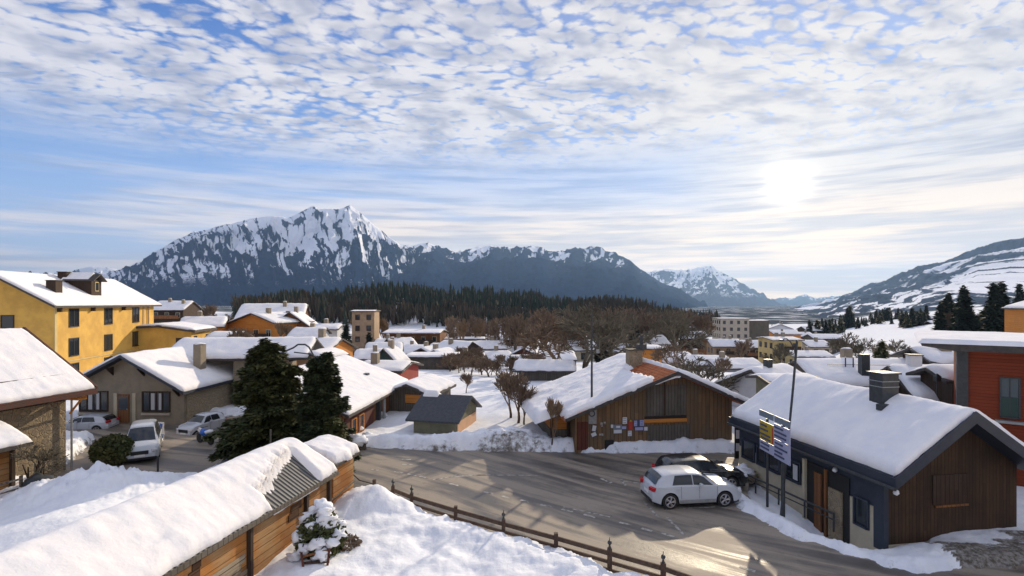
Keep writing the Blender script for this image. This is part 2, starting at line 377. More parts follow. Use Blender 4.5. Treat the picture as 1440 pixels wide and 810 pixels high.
def tile_mat():
    m, T, b = mat('orange_roof_tiles', (.5, .16, .06), .8, spec=.2); v, (x, y, z) = coords(T)
    a = T.m('FRACT', T.m('DIVIDE', y, .20)); c = T.m('FRACT', T.m('DIVIDE', x, .26))
    j = T.m('MULTIPLY', T.m('GREATER_THAN', a, .12), T.m('GREATER_THAN', c, .12))
    wn = T.n('ShaderNodeTexWhiteNoise', noise_dimensions='2D')
    T.c(T.xyz(T.m('FLOOR', T.m('DIVIDE', y, .20)), T.m('FLOOR', T.m('DIVIDE', x, .26)), 0), wn.inputs['Vector'])
    col = T.mix(wn.outputs['Value'], (.50, .15, .05), (.30, .085, .035)); col = T.mix(j, (.08, .03, .02), col)
    T.c(col, b.inputs['Base Color']); bump(T, b, T.m('ADD', j, a), .03); return m
M['tile'] = tile_mat()
def corrugated():
    m, T, b = mat('corrugated_roof_sheet', (.09, .09, .09), .45, .4); v, (x, y, z) = coords(T)
    s = T.m('SINE', T.m('MULTIPLY', y, 2*math.pi/.19))
    col = T.mix(T.ramp(s, -.6, .3), (.035, .037, .04), (.17, .17, .165)); T.c(col, b.inputs['Base Color'])
    bump(T, b, s, .04); return m
M['corr'] = corrugated()
def asphalt(name='asphalt'):
    m, T, b = mat(name, (.06, .06, .06), .6, spec=.5); v = pos(T)
    sp = T.n('ShaderNodeSeparateXYZ'); T.c(v, sp.inputs[0]); x, y, z = sp.outputs
    # tracks follow the bend of the road
    wp = T.m('MULTIPLY', T.m('SINE', T.m('MULTIPLY', x, .16)), 1.6)
    al = T.m('ADD', T.m('MULTIPLY', x, .86), T.m('MULTIPLY', y, -.5)); ac = T.m('ADD', T.m('ADD', T.m('MULTIPLY', x, .5), T.m('MULTIPLY', y, .86)), wp)
    st = T.noise(T.xyz(T.m('MULTIPLY', al, .12), T.m('MULTIPLY', ac, 1.15), 0), 1.0, 6, .62, .5)
    pt = T.noise(v, .35, 5, .6); fn = T.noise(v, 30, 3, .7); md = T.noise(v, 3.2, 6, .7)
    dry = T.ramp(T.m('ADD', T.m('MULTIPLY', st, .85), T.m('MULTIPLY', pt, .25)), .44, .64)
    col = T.mix(dry, (.070, .063, .057), (.31, .26, .205))
    col = T.mix(T.ramp(fn, .3, .75, 0, .45), col, (.20, .18, .16)); col = T.mix(T.ramp(md, .55, .78, 0, .55), col, (.035, .034, .034))
    T.c(col, b.inputs['Base Color']); 
    r = T.n('ShaderNodeMapRange'); T.c(dry, r.inputs[0]); r.inputs[3].default_value = .42; r.inputs[4].default_value = .78
    T.c(r.outputs[0], b.inputs['Roughness']); bump(T, b, T.m('ADD', fn, T.m('MULTIPLY', md, 1.5)), .006)
    return m
M['asphalt'] = asphalt()
def mountain_mat(name, rock, snow=(.80, .83, .90)):
    m, T, b = mat(name, rock, 1., spec=0.); v = pos(T)
    a = T.n('ShaderNodeAttribute'); a.attribute_name = 'snow'
    n = T.noise(v, .02, 5, .72); n2 = T.noise(v, .11, 4, .75)
    f = T.ramp(T.m('ADD', a.outputs['Fac'], T.m('ADD', T.m('MULTIPLY', T.m('SUBTRACT', n, .5), .7), T.m('MULTIPLY', T.m('SUBTRACT', n2, .5), .45))), .36, .66)
    rc = T.mix(T.ramp(T.noise(v, .02, 5, .6), .3, .7), rock, tuple(c*.55 for c in rock))
    T.c(T.mix(f, rc, snow), b.inputs['Base Color']); return m
M['mount_hazed'] = mountain_mat('hazed_leafless_slope_and_snow', (.075, .105, .155))  # leafless woodland, its base colour paled and blued to paint in distant haze
M['mount'] = mountain_mat('haze_tinted_rock_and_snow', (.008, .028, .076))  # blue of the aerial haze is painted into the rock colour
# ---------------------------------------------------------------- terrain
ROAD = [(-16, 34.4), (-9.8, 33.4), (0, 32.4), (13, 32.2), (26, 32), (48, 36), (48, 33.5), (26, 29.8), (12.6, 29.4), (11.2, 27.6), (10.2, 25.4), (9.9, 23.2),
        (10.6, 21.0), (12.1, 19.0), (13.6, 17.7), (17.2, 18.3), (24, 19.5), (24, 14.6), (14.5, 15.2), (12.4, 13.5), (17, 5), (11, 5), (7.8, 13.6), (4.7, 16.9), (3.3, 17.9), (1.6, 19.1),
        (-.3, 20.3), (-2.2, 21.6), (-4.2, 23.0), (-6.2, 24.4), (-8.4, 26.0), (-8.6, 29), (-9, 31.6), (-16, 32.2)]
LOT = [(-34, 41), (-15.2, 44), (-14.6, 38), (-16, 34.4), (-16, 32.2), (-16.6, 27.0), (-20, 24.4), (-24, 26.5), (-25, 30), (-28, 36), (-34, 36)]
def polydist(x, y, poly):
    """signed distance, negative inside"""
    d = np.full(np.shape(x), 1e9); ins = np.zeros(np.shape(x), bool); n = len(poly)
    for i in range(n):
        (x0, y0), (x1, y1) = poly[i], poly[(i+1) % n]
        ex, ey = x1-x0, y1-y0; t = np.clip(((x-x0)*ex+(y-y0)*ey)/(ex*ex+ey*ey), 0, 1)
        d = np.minimum(d, np.hypot(x-x0-t*ex, y-y0-t*ey))
        c = ((y0 > y) != (y1 > y)) & (x < (x1-x0)*(y-y0)/((y1-y0) if y1 != y0 else 1e-9)+x0); ins ^= c
    return np.where(ins, -d, d)
def base_h(x, y):
    x = np.asarray(x, float); y = np.asarray(y, float)
    D = np.maximum(y, 1.); px = 720+F*x/D
    k = np.interp(px, [-400, 250, 400, 520, 880, 980, 1160, 1230, 1300, 1400, 1700], [.004, .002, -.03, -.075, -.075, -.092, -.092, -.032, -.012, .03, .05])
    z = k*(np.clip(y-62, 0, 125)) + k*.10*np.clip(y-187, 0, 500) - .004*np.clip(y-700, 0, 12000)
    hill = 22*np.exp(-((px-545)/110)**2)+17*np.exp(-((px-720)/110)**2)+9*np.exp(-((px-890)/70)**2)+5*np.exp(-((px-410)/60)**2)
    z = z+hill*np.exp(-((y-470)/95)**2)
    # snowy field in the middle sags a little; lumps
    z = z+.5*np.exp(-(((x+1)/6)**2+((y-47)/6)**2))
    return z
def gh(x, y):
    x = np.asarray(x, float); y = np.asarray(y, float)
    z = base_h(x, y)+.22*fbm(x*.25, y*.25, 4, 5)+.05
    near = y < 75
    rd = np.where(near, np.minimum(polydist(x, y, ROAD), polydist(x, y, LOT)), 50.)
    jag = .55*(fbm(x*1.1, y*1.1, 5, 9)-.5)
    e = rd+jag*1.6
    lump = fbm(x*1.6, y*1.6, 5, 21, .6)
    # ploughed berms along the kerbs, highest on the far side of the road
    far = sstep(y, 30.5, 32.5)*(x < 12)
    right = sstep(x, 9, 10.5)*(y < 29)*(y > 16.5)
    amp = .18+.27*far*(.35+.65*np.exp(-((x+1.5)/5.5)**2))+-.02*right
    amp = amp*(1-.85*sstep(x, 16, 18)*(y < 26))
    berm = amp*np.exp(-((e-1.0)/.75)**2)*(.45+1.0*lump)
    # foreground bank inside the timber fence, heaped beside the shed
    fg = sstep(-x*.62-y*.78+15.2+2.4, 0.2, 4.5)*(x > -8.5)*(y < 25)
    z2 = .25-.16*right+berm+.20*(lump-.5)*np.exp(-np.maximum(e, 0)/6)
    z2 = z2+fg*(.36*fbm(x*.7, y*.7, 3, 33)+.09*(fbm(x*2.2, y*2.2, 3, 41)-.4)) + .75*np.exp(-(((x+5.9)/1.3)**2+((y-22.3)/1.5)**2))
    # heap of snow behind the shed
    z2 = z2+1.15*np.exp(-(((x+18.5)/3.2)**2+((y-24.0)/1.9)**2))*(.7+.6*lump)+1.0*np.exp(-(((x+16)/4.0)**2+((y-19.5)/3.5)**2))
    z2 = z2+.55*np.exp(-(((x+.3)/2.6)**2+((y-34.6)/1.1)**2))*(.6+.8*lump)
    z2 = z2-.75*np.exp(-(((x-13.4)/1.0)**2+((y-21.5)/2.0)**2))
    xw = x-(14.14-.167*(y-20.3))
    z2 = z2-.75*sstep(xw, -3.0, -1.2)*(1-sstep(xw, .8, 3))*sstep(y, 19.8, 21.2)*(1-sstep(y, 29, 31))
    snowy = sstep(e, -.05, .55)
    return np.where(near, (z+z2)*snowy+(-.16)*(1-snowy), z+.25)
def g1(x, y): return float(gh(np.array([x]), np.array([y]))[0])

def build_ground():
    pxs = np.concatenate([np.linspace(-3800, -220, 60), np.linspace(-200, 1640, 720), np.linspace(1660, 5200, 60)])
    Ds = [5.5]
    while Ds[-1] < 17000: Ds.append(Ds[-1]*(1.0068 if Ds[-1] < 60 else 1.014 if Ds[-1] < 700 else 1.05))
    Ds = np.array(Ds); PX, DD = np.meshgrid(pxs, Ds); X = (PX-720)/F*DD
    Z = gh(X, DD)
    rd = np.where(DD < 75, np.minimum(polydist(X, DD, ROAD), polydist(X, DD, LOT)), 50.)
    dirt = .62*np.exp(-np.maximum(rd, 0)/.38)
    dirt += .55*np.exp(-(((X-.2)/2.6)**2+((DD-33.3)/.8)**2))
    dirt += .75*((X > 15.5) & (DD < 21.0) & (DD > 12))*sstep(fbm(X*.5, DD*.9, 4, 77), .38, .55)
    dirt += .5*np.exp(-(((X+22)/3.5)**2+((DD-28.6)/1.2)**2)) + .45*np.exp(-(((X+12)/3)**2+((DD-29.5)/2.0)**2))
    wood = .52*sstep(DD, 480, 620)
    dirt += .35*((DD > 95) & (DD < 330) & (PX < 1000))*sstep(fbm(X*.03, DD*.03, 3, 3), .45, .6)
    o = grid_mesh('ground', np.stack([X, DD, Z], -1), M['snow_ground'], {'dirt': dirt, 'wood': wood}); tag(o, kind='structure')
build_ground()

def road_sheet(name, poly, z):
    import bmesh
    bm = bmesh.new(); vs = [bm.verts.new((x, y, z)) for x, y in poly]; f = bm.faces.new(vs)
    bmesh.ops.triangulate(bm, faces=[f]); bmesh.ops.recalc_face_normals(bm, faces=bm.faces)
    if bm.faces[:][0].normal.z < 0: bmesh.ops.reverse_faces(bm, faces=bm.faces)
    me = bpy.data.meshes.new(name); bm.to_mesh(me); bm.free(); me.materials.append(M['asphalt'])
    o = bpy.data.objects.new(name, me); C.objects.link(o); tag(o, kind='structure'); return o
ROAD2 = [(-17, 34.9), (-9.8, 34.2), (0, 33.2), (13, 33.0), (26, 32.8), (49, 37), (49, 32.7), (26, 29.0), (13.0, 28.7), (12.2, 27.4), (11.2, 25.4), (10.9, 23.3),
         (11.4, 21.6), (12.6, 20.0), (13.8, 18.9), (17.1, 19.3), (24, 20.5), (25, 13.8), (14.9, 14.2), (13.4, 13.2), (18, 5), (10, 5), (7.1, 13.2), (4.2, 16.3), (2.8, 17.2), (1.1, 18.4),
         (-.8, 19.6), (-2.7, 20.9), (-4.7, 22.2), (-6.8, 23.7), (-9.4, 25.6), (-9.6, 29), (-9.8, 31.0), (-15.5, 31.3), (-16.05, 31.4), (-16.05, 34.8)]
road = road_sheet('road', ROAD2[1:], .03)
LOT2 = [(-35, 42), (-14.6, 45), (-13.8, 38), (-16.1, 35.0), (-16.1, 31.4), (-15.8, 26.4), (-20, 23.6), (-24.8, 26), (-25.8, 30), (-29, 35.2), (-35, 35.2)]
road_sheet('parking_area', LOT2, .026)
def mark(pts, w, name='road_marking'):
    mb = MB()
    for a, b in zip(pts[:-1], pts[1:]):
        a = gp(*a, .03); b = gp(*b, .03); d = (b-a); d.normalize(); n = Vector((-d.y, d.x, 0))*w/2
        mb.add([a+n+Vector((0, 0, .006)), a-n+Vector((0, 0, .006)), b-n+Vector((0, 0, .006)), b+n+Vector((0, 0, .006))], [(0, 1, 2, 3)])
    mb.build(name, M['offwhite'], road)
for (x, y, x2, y2) in ((632, 680, 645, 683), (681, 691.5, 694, 695), (706, 697.5, 719, 701), (732, 703, 745, 706.5), (760, 709.5, 775, 713), (790, 716, 806, 720),
                       (821, 723.5, 837, 728), (871, 734.5, 888, 739), (902, 743, 917, 747), (930, 750, 948, 755), (1040, 797, 1062, 804),
                       (565, 653, 580, 653.6), (565, 646, 578, 646.3), (522, 660, 532, 661.5), (555, 663, 566, 665), (573, 666.5, 586, 669), (590, 670, 602, 672.5)):
    mark([(x, y), (x2, y2)], .16)
mark([(609, 674.5), (640, 670), (690, 667.5)], .14); mark([(640, 668), (760, 668.5)], .09)
mark([(792, 713), (858, 727)], .10)
mark([(845, 673), (860, 679)], .18); mark([(873, 674), (881, 684)], .13); mark([(873, 676), (903, 680)], .10)
mark([(938, 728), (962, 752)], .12); mark([(905, 705), (925, 727)], .10)
mark([(960, 715), (1025, 712)], .10)

# ---------------------------------------------------------------- mountains
def mountain(name, prof, foot_f, foot_z, amp, snowline, snowk, seed, shear=.3, rows=150, gw=260., step=1.6, soft=1.15, foot_D=None, jag=1., snb=1.1, sw=135., footarr=None, mt='mount'):
    P = np.array(prof, float)            # px, py, D
    px = np.arange(P[0, 0], P[-1, 0]+.1, step); n = len(px)
    py = np.interp(px, P[:, 0], P[:, 1]); D = np.interp(px, P[:, 0], P[:, 2])
    zc = H-(py-HY)/F*D
    s = (px-720)/F*D
    zc = zc+jag*D*.0035*(ridged(s/170, s*0+seed, 5, seed)-.5)*1.6
    t = np.linspace(-.12, 1, rows)[:, None]; tt = np.clip(t, 0, 1)
    fd = D*foot_f if foot_D is None else np.full(n, float(foot_D))
    DD = D[None, :]*(1-tt)+fd[None, :]*tt+np.where(t < 0, -t*D[None, :]*.25, 0)
    prf = (1-tt)**soft
    if footarr: foot_z = base_h(s*fd/D, fd)[None, :]-3
    Z = foot_z+(zc[None, :]-foot_z)*prf
    Z = np.where(t < 0, zc[None, :]*(1+t*3), Z)
    S = s[None, :]+shear*tt*1000
    L = np.hypot(D[None, :]-DD, 1)
    wx = 140*(fbm(S/420, L/500, 3, seed+3)-.5)
    g = ridged((S+wx*2)/gw, L/(gw*4.2)+seed, 5, seed+1)            # spurs running down the slope
    g2 = fbm(S/90, L/160, 5, seed+2)
    env = np.minimum(tt*6, 1)*(1-tt)**1.3
    Z = Z+amp*.62*env*((g-.45)*1.25+(g2-.5)*.40)
    dX = amp*env*(g-.5)*.6
    X = (px[None, :]-720)/F*(DD-dX)
    Y = DD-dX
    alt = (Z-foot_z)/np.maximum(1., (zc.max()-foot_z))
    wq = 90*(fbm(S/150, L/260, 3, seed+5)-.5)
    strk = ridged((S+wq+wx)/sw, L/(sw*9.0)+3*seed, 4, seed+6, .6)
    fst = ridged((S+wx*.5+wq*.3)/46, L/620+seed, 3, seed+9, .6)
    gul = (.5-g)*.9+(.43-strk)*1.5+(.42-fst)*1.5+(.5-g2)*.5
    sn = .5+(alt-snowline)*snowk+gul*snb+.25*(fbm(X/900, Z/300, 4, seed+8)-.5)*2
    sn = np.minimum(sn, .5+(alt-snowline+.30)*3.0) if not footarr else sn+.22*sstep(tt, .5, .8)
    o = grid_mesh(name, np.stack([X, Y, Z], -1), M[mt], {'snow': sn}); tag(o, kind='structure'); return o
mountain('mountain', [(0, 390, 5400), (60, 387, 5400), (110, 384, 5400), (165, 379, 5400), (200, 366, 5300), (230, 347, 5300), (270, 326, 5300), (310, 318, 5300), (350, 307, 5300), (385, 302, 5300),
    (405, 306, 5300), (425, 298, 5300), (438, 290, 5300), (455, 294, 5300), (475, 293, 5300), (492, 289, 5300), (505, 297, 5300), (520, 312, 5300), (540, 327, 5300), (562, 344, 5300), (582, 352, 5300),
    (620, 378, 5200), (660, 400, 5100), (720, 425, 5000), (800, 440, 4900)], .42, -70, 330, .52, .95, 11, shear=-.28, rows=260, gw=230, step=1.15, soft=1.25, sw=95)
mountain('mountain', [(500, 352, 6500), (560, 345, 6500), (580, 346, 6500), (600, 341, 6500), (622, 347, 6500), (645, 354, 6500), (665, 348, 6500), (690, 345, 6500), (720, 347, 6500), (745, 345, 6500), (768, 352, 6500), (800, 350, 6500),
    (835, 350, 6400), (860, 354, 6400), (882, 365, 6300), (905, 380, 6200), (930, 398, 6100), (960, 412, 6000), (985, 426, 5900), (1010, 441, 5800), (1030, 452, 5700)], .30, -80, 260, .80, 2.2, 27, shear=.2, rows=170, gw=330, soft=1.0)
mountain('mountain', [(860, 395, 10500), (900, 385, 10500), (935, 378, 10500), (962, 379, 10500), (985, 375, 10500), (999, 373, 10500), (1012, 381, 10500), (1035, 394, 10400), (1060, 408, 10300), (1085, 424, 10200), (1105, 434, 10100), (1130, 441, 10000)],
    .55, -100, 330, .55, 1.5, 41, mt='mount_hazed', shear=.5, gw=480, soft=1.0)
mountain('mountain', [(1040, 425, 15500), (1085, 420, 15500), (1110, 420, 15500), (1134, 414, 15500), (1150, 419, 15500), (1180, 416, 15500), (1200, 415, 15500), (1240, 410, 15500), (1330, 412, 15500)], .7, -120, 300, .70, 1.2, 55, gw=600)
mountain('mountain', [(-700, 385, 9500), (-300, 380, 9500), (-60, 386, 9500), (60, 384, 9500), (100, 381, 9500), (132, 374, 9500), (160, 378, 9500), (200, 392, 9500), (260, 420, 9500)], .6, -60, 300, .45, 1.2, 63, gw=500, step=3)
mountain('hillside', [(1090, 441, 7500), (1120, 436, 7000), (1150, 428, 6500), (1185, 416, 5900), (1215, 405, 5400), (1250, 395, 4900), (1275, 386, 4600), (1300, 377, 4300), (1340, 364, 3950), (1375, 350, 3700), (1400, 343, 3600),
    (1420, 339, 3500), (1450, 331, 3400), (1520, 312, 3200), (1620, 300, 3000), (1800, 280, 2800), (2300, 250, 2500)], .30, -9, 230, .36, .55, 71, shear=-1.2, rows=220, gw=300, soft=1.5, jag=.35, foot_D=560, footarr=True, sw=260, mt='mount_hazed')
def haze_box():
    m = bpy.data.materials.new('haze_air'); m.use_nodes = True; nt = m.node_tree; nt.nodes.clear()
    T = NT(nt); o = T.n('ShaderNodeOutputMaterial'); v = T.n('ShaderNodeVolumePrincipled')
    v.inputs['Color'].default_value = (.38, .61, 1.0, 1); v.inputs['Density'].default_value = HAZE; v.inputs['Anisotropy'].default_value = .35
    T.c(v.outputs[0], o.inputs['Volume'])
    b = MB().box(-19000, 19000, -900, 19500, -260, 1400).build('haze', m); tag(b, kind='stuff'); b.display_type = 'WIRE'
HAZE = 5.2e-5
haze_box()

# ---------------------------------------------------------------- forest beyond the town
def forest():
    vn_ = lambda a, b: float(vnoise(np.array(a/22), np.array(b/22), 4))
    mb = MB(); mb2 = MB(); r = random.Random(3)
    for i in range(4200):
        px = r.uniform(330, 1010); D = r.uniform(340, 520); x = (px-720)/F*D; z = g1(x, D) if False else float(base_h(x, D))
        hgt = r.uniform(6, 14)*(1.25 if vn_(x, D) > .55 else .85); rad = hgt*r.uniform(.14, .2)
        if D < 380 and r.random() < .75 or px > 800 and r.random() < .55 or r.random() < .12:
            for k in range(12):
                a = r.uniform(0, 6.28); d = rad*r.uniform(.4, 1.5); h2 = hgt*r.uniform(.55, .95)
                b0 = Vector((x+math.cos(a)*d*.2, D+math.sin(a)*d*.2, z+hgt*r.uniform(0, .35)))
                tp = Vector((x+math.cos(a)*d, D+math.sin(a)*d, z+h2)); w = .45
                n = Vector((math.cos(a+1.57), math.sin(a+1.57), 0))*w
                mb2.add([b0, tp+n, tp-n, tp+Vector((0, 0, 1.2))], [(0, 1, 3, 2)])
        else:
            for k in range(4):
                z0 = z+hgt*(.08+.22*k); z1 = z0+hgt*(.42 if k < 3 else .28); rr = rad*(1-.22*k); n = 6; ph = r.uniform(0, 6)
                vs = [(x+math.cos(ph+6.283*i/n)*rr*r.uniform(.6, 1.25), D+math.sin(ph+6.283*i/n)*rr*r.uniform(.6, 1.25), z0+r.uniform(-.4, .4)) for i in range(n)]+[(x, D, z1)]
                mb.add(vs, [(i, (i+1) % n, n) for i in range(n)])
    tag(mb.build('forest', M['needle_far']), kind='stuff'); tag(mb2.build('bare_woodland', M['twig_far']), kind='stuff')
forest()
# ---------------------------------------------------------------- buildings
def window(root, face, c, z, w, h, wl, wr, L, frame='wood_dark', pane='glass', mull=1, shut=None, name='window', curtain=False, cross=False):
    """c: position along the face; z: sill height. faces F (y=0), B (y=L), R (x=wr), L (x=-wl)"""
    def Q(mb, a0, a1, d0, d1, z0, z1):      # a along, d outward
        if face == 'F': mb.box(a0, a1, -d1, -d0, z0, z1)
        elif face == 'B': mb.box(a0, a1, L+d0, L+d1, z0, z1)
        elif face == 'R': mb.box(wr+d0, wr+d1, a0, a1, z0, z1)
        else: mb.box(-wl-d1, -wl-d0, a0, a1, z0, z1)
    t = min(.09, w*.12); a0, a1, z0, z1 = c-w/2, c+w/2, z, z+h
    mb = MB(); Q(mb, a0-t, a0, .002, .07, z0-t, z1+t); Q(mb, a1, a1+t, .002, .07, z0-t, z1+t)
    Q(mb, a0, a1, .002, .068, z1, z1+t); Q(mb, a0-.02, a1+.02, .004, .12, z0-t, z0)
    for i in range(mull):
        x = a0+(a1-a0)*(i+1)/(mull+1); Q(mb, x-t*.35, x+t*.35, .003, .055, z0, z1)
    if cross: Q(mb, a0, a1, .004, .05, z0+h*.62, z0+h*.62+t*.6)
    f = mb.build(name, M[frame], root)
    p = MB(); Q(p, a0+.002, a1-.002, .001, .018, z0+.002, z1-.002); p.build('pane', M[pane], f)
    if curtain:
        p = MB(); Q(p, a0+w*.30, a0+w*.44, .002, .022, z0+.05, z1-.05); Q(p, a0+w*.60, a0+w*.70, .002, .022, z0+.05, z1-.05); p.build('curtain', M['curtain'], f)
    if shut:
        for s in (0, 1):
            p = MB(); b0 = a0-t-.02-w*.42 if s == 0 else a1+t+.02; Q(p, b0, b0+w*.42, .005, .05, z0-.03, z1+.03); p.build('shutter', M[shut], f)
    return f
def door(root, face, c, z, w, h, wl, wr, L, m='wood_dark', name='door', handle=True):
    def Q(mb, a0, a1, d0, d1, z0, z1):
        if face == 'F': mb.box(a0, a1, -d1, -d0, z0, z1)
        elif face == 'B': mb.box(a0, a1, L+d0, L+d1, z0, z1)
        elif face == 'R': mb.box(wr+d0, wr+d1, a0, a1, z0, z1)
        else: mb.box(-wl-d1, -wl-d0, a0, a1, z0, z1)
    mb = MB(); Q(mb, c-w/2, c+w/2, .002, .06, z, z+h); d = mb.build(name, M[m], root)
    if handle: mb = MB(); Q(mb, c+w*.32, c+w*.40, .06, .12, z+h*.46, z+h*.5); mb.build('handle', M['galv'], d)
    return d
def house(name, label, cat, o, a, L, wl, wr, zr, sl, sr, z0, wall='wood_warm', roof='roofedge', eo=.6, of=.7, ob=.4, th=.2, snow=.3, bare=None, step=None, seed=1, group=None,
          foot=1.2, drip=.10, snowmat='snow_roof', roof_name='roof', cuts=None, snow_noise=.35):
    """o=(x,y) plan point where the ridge meets the front wall; a = heading of the ridge (deg from +Y to +X)
    zr = roof-top height of ridge over z=0; z0 = ground height. local x right, local y along ridge"""
    root = empty(name, (o[0], o[1], z0), -R(a), label, cat, group)
    h = zr-z0; fz = lambda x: h-(sr*x if x > 0 else -sl*x)
    t = th
    wz = lambda x: fz(x)-t*.9
    poly = [(-wl, -foot), (wr, -foot), (wr, wz(wr)), (0, wz(0)), (-wl, wz(-wl))]
    MB().prism(poly, 0, L).build('wall', M[wall], root)
    X0, X1 = -wl-eo, wr+eo
    rp = [(X0, fz(X0)-t), (0, h-t), (X1, fz(X1)-t), (X1, fz(X1)), (0, h), (X0, fz(X0))]
    mb = MB()
    mb.prism([rp[0], rp[1], rp[4], rp[5]], -of, L+ob); mb.prism([rp[1], rp[2], rp[3], rp[4]], -of, L+ob)
    rf = mb.build(roof_name, M[roof], root)
    if snow:
        W = X1-X0; Ly = L+of+ob; st = step or max(.12, min(.6, o[1]*.006))
        nx = max(8, int(W/st)); ny = max(8, int(Ly/st))
        gx = np.linspace(0, 1, nx+1); gy = np.linspace(0, 1, ny+1); GX, GY = np.meshgrid(gx, gy)
        x = X0+.03+GX*(W-.06); y = -of+.03+GY*(Ly-.06)
        ex = np.minimum(GX, 1-GX)*W; ey = np.minimum(GY, 1-GY)*Ly; e = np.minimum(ex, ey)
        snow = snow*.68; rr = max(snow*.62, .08); k = np.clip(e/rr, 0, 1); fall = np.sqrt(np.clip(1-(1-k)**2, 0, 1))
        n = fbm(x*.55+seed*3.3, y*.55, 4, seed); n2 = fbm(x*2.6, y*2.6+seed, 4, seed+4)
        T_ = snow*(1-snow_noise+2*snow_noise*n)+(n2-.5)*snow*.34+(fbm(x*.5+seed, y*5, 3, seed+13)-.5)*.045-snow*.35*sstep(ridged(x*.35+seed, y*.35, 3, seed+11), .80, .92)*(snow > .12)
        tk = T_*fall
        if bare is not None:
            bm = bare(x, y, n2, n); tk = tk*bm-.22*(1-bm)
        wob = (fbm(x*2.2+9, y*2.2+seed, 4, seed+7, .65)-.40)*drip*2.2*(1-k)
        sx = np.where(GX < .5, -1, 1)*(ex <= ey); sy = np.where(GY < .5, -1, 1)*(ey < ex)
        smooth_r = .25   # soften the crest
        zz = h-np.where(x > 0, sr, sl)*(np.sqrt(x*x+smooth_r**2)-smooth_r*.7)
        xx = x+sx*wob; yy = y+sy*wob
        z = zz+tk-.02-(1-k)*.05
        P = np.stack([xx, yy, z], -1)
        # skirt
        P = np.concatenate([P[:1], P, P[-1:]], 0); P = np.concatenate([P[:, :1], P, P[:, -1:]], 1)
        P[0, :, 2] -= .07; P[-1, :, 2] -= .07; P[:, 0, 2] -= .07; P[:, -1, 2] -= .07
        P[0, :, 1] += .08; P[-1, :, 1] -= .08; P[:, 0, 0] += .08; P[:, -1, 0] -= .08
        grid_mesh('snow_cover', P, M[snowmat], parent=rf)
    root['_f'] = 0; del root['_f']
    return root, rf, fz
def chimney(rf, x, y, ztop, zbot, w, d, m='greyplaster', cap='snow_roof', pots=0):
    c = MB().box(x-w/2, x+w/2, y-d/2, y+d/2, zbot, ztop).build('chimney', M[m], rf)
    if cap: MB().blob((x, y, ztop+.02), max(w, d)*.55, 3, .22).build('chimney_cap', M[cap], rf, smooth=True) if cap == 'snow_roof' else MB().box(x-w/2-.08, x+w/2+.08, y-d/2-.08, y+d/2+.08, ztop, ztop+.07).build('chimney_cap', M[cap], rf)
    return c
def clip_snow(rf, X0, X1): pass

# --- the snow-covered shed in the foreground
def shed_bare(x, y, n, n1):
    lim = 1.42-.34*(y-11.9)+.55*(n-.5)+.16*np.sin(y*31)
    b = sstep(x-np.maximum(lim, -.35), 0, .12)*sstep(y, 11.8+.3*n, 12.0+.3*n)*(1-sstep(y+.25*x, 15.2, 15.5))
    return 1-b
sh, rf, fz = house('storage_shed', 'long low shed of golden weathered boards under snow with some bare corrugated roofing', 'shed', (-12.15, 6.0), 11.5, 15.9, 2.3, 1.72, 3.62, .50, .60, 0, wall='shed', roof='corr',
    eo=.28, of=.2, ob=.25, th=.10, snow=.27, bare=shed_bare, step=.10, seed=4, drip=.08, roof_name='roof')
for y in (11.2, 14.25, 15.8): MB().box(1.72+.004, 1.86, y-.07, y+.07, -.3, 2.45).build('post', M['wood_dark'], sh)
MB().box(1.70+.02, 1.86, -.2, 15.95, 2.30, 2.44).build('wall_plate', M['wood_warm'], sh)
mb = MB(); mb.box(2.0, 2.06, -.2, 16.1, 2.30, 2.43); mb.build('fascia', M['wood_grey'], sh)
def board_patch(cy, cz, w, h, m, s):
    mb = MB(); r = random.Random(s); n = max(2, int(h/.26))
    for i in range(n): z = cz+i*.26; mb.box(1.722, 1.752, cy-w/2+r.uniform(-.4, .4), cy+w/2+r.uniform(-.4, .4), z, z+.245)
    mb.build('board_patch', M[m], sh)
M['shed_dark'] = plank_mat('dark_shed_boards', (.10, .045, .02), (.07, .035, .018), (.13, .07, .035), .26, vertical=False)
M['shed_pale'] = plank_mat('silvered_shed_boards', (.34, .27, .18), (.25, .19, .13), (.40, .33, .24), .26, vertical=False)
board_patch(7.2, .8, 1.0, 1.0, 'shed_dark', 1); board_patch(8.5, .3, 1.2, 1.3, 'shed_dark', 2); board_patch(10.15, -.1, 1.8, 1.8, 'shed_pale', 3); board_patch(9.3, 1.65, .5, .4, 'shed_dark', 4); board_patch(13.4, 1.5, .5, .25, 'shed_dark', 5)
lean, rf, fz = house('lean_to', 'short snow-capped lean-to of golden boards at the far end of the long shed', 'lean-to', (-8.55, 22.25), 11.5, 1.7, .5, 1.2, 3.0, .3, .35, 0, wall='shed', eo=.2, of=.1, ob=.3, th=.1, snow=.42, step=.1, seed=9, drip=.2)

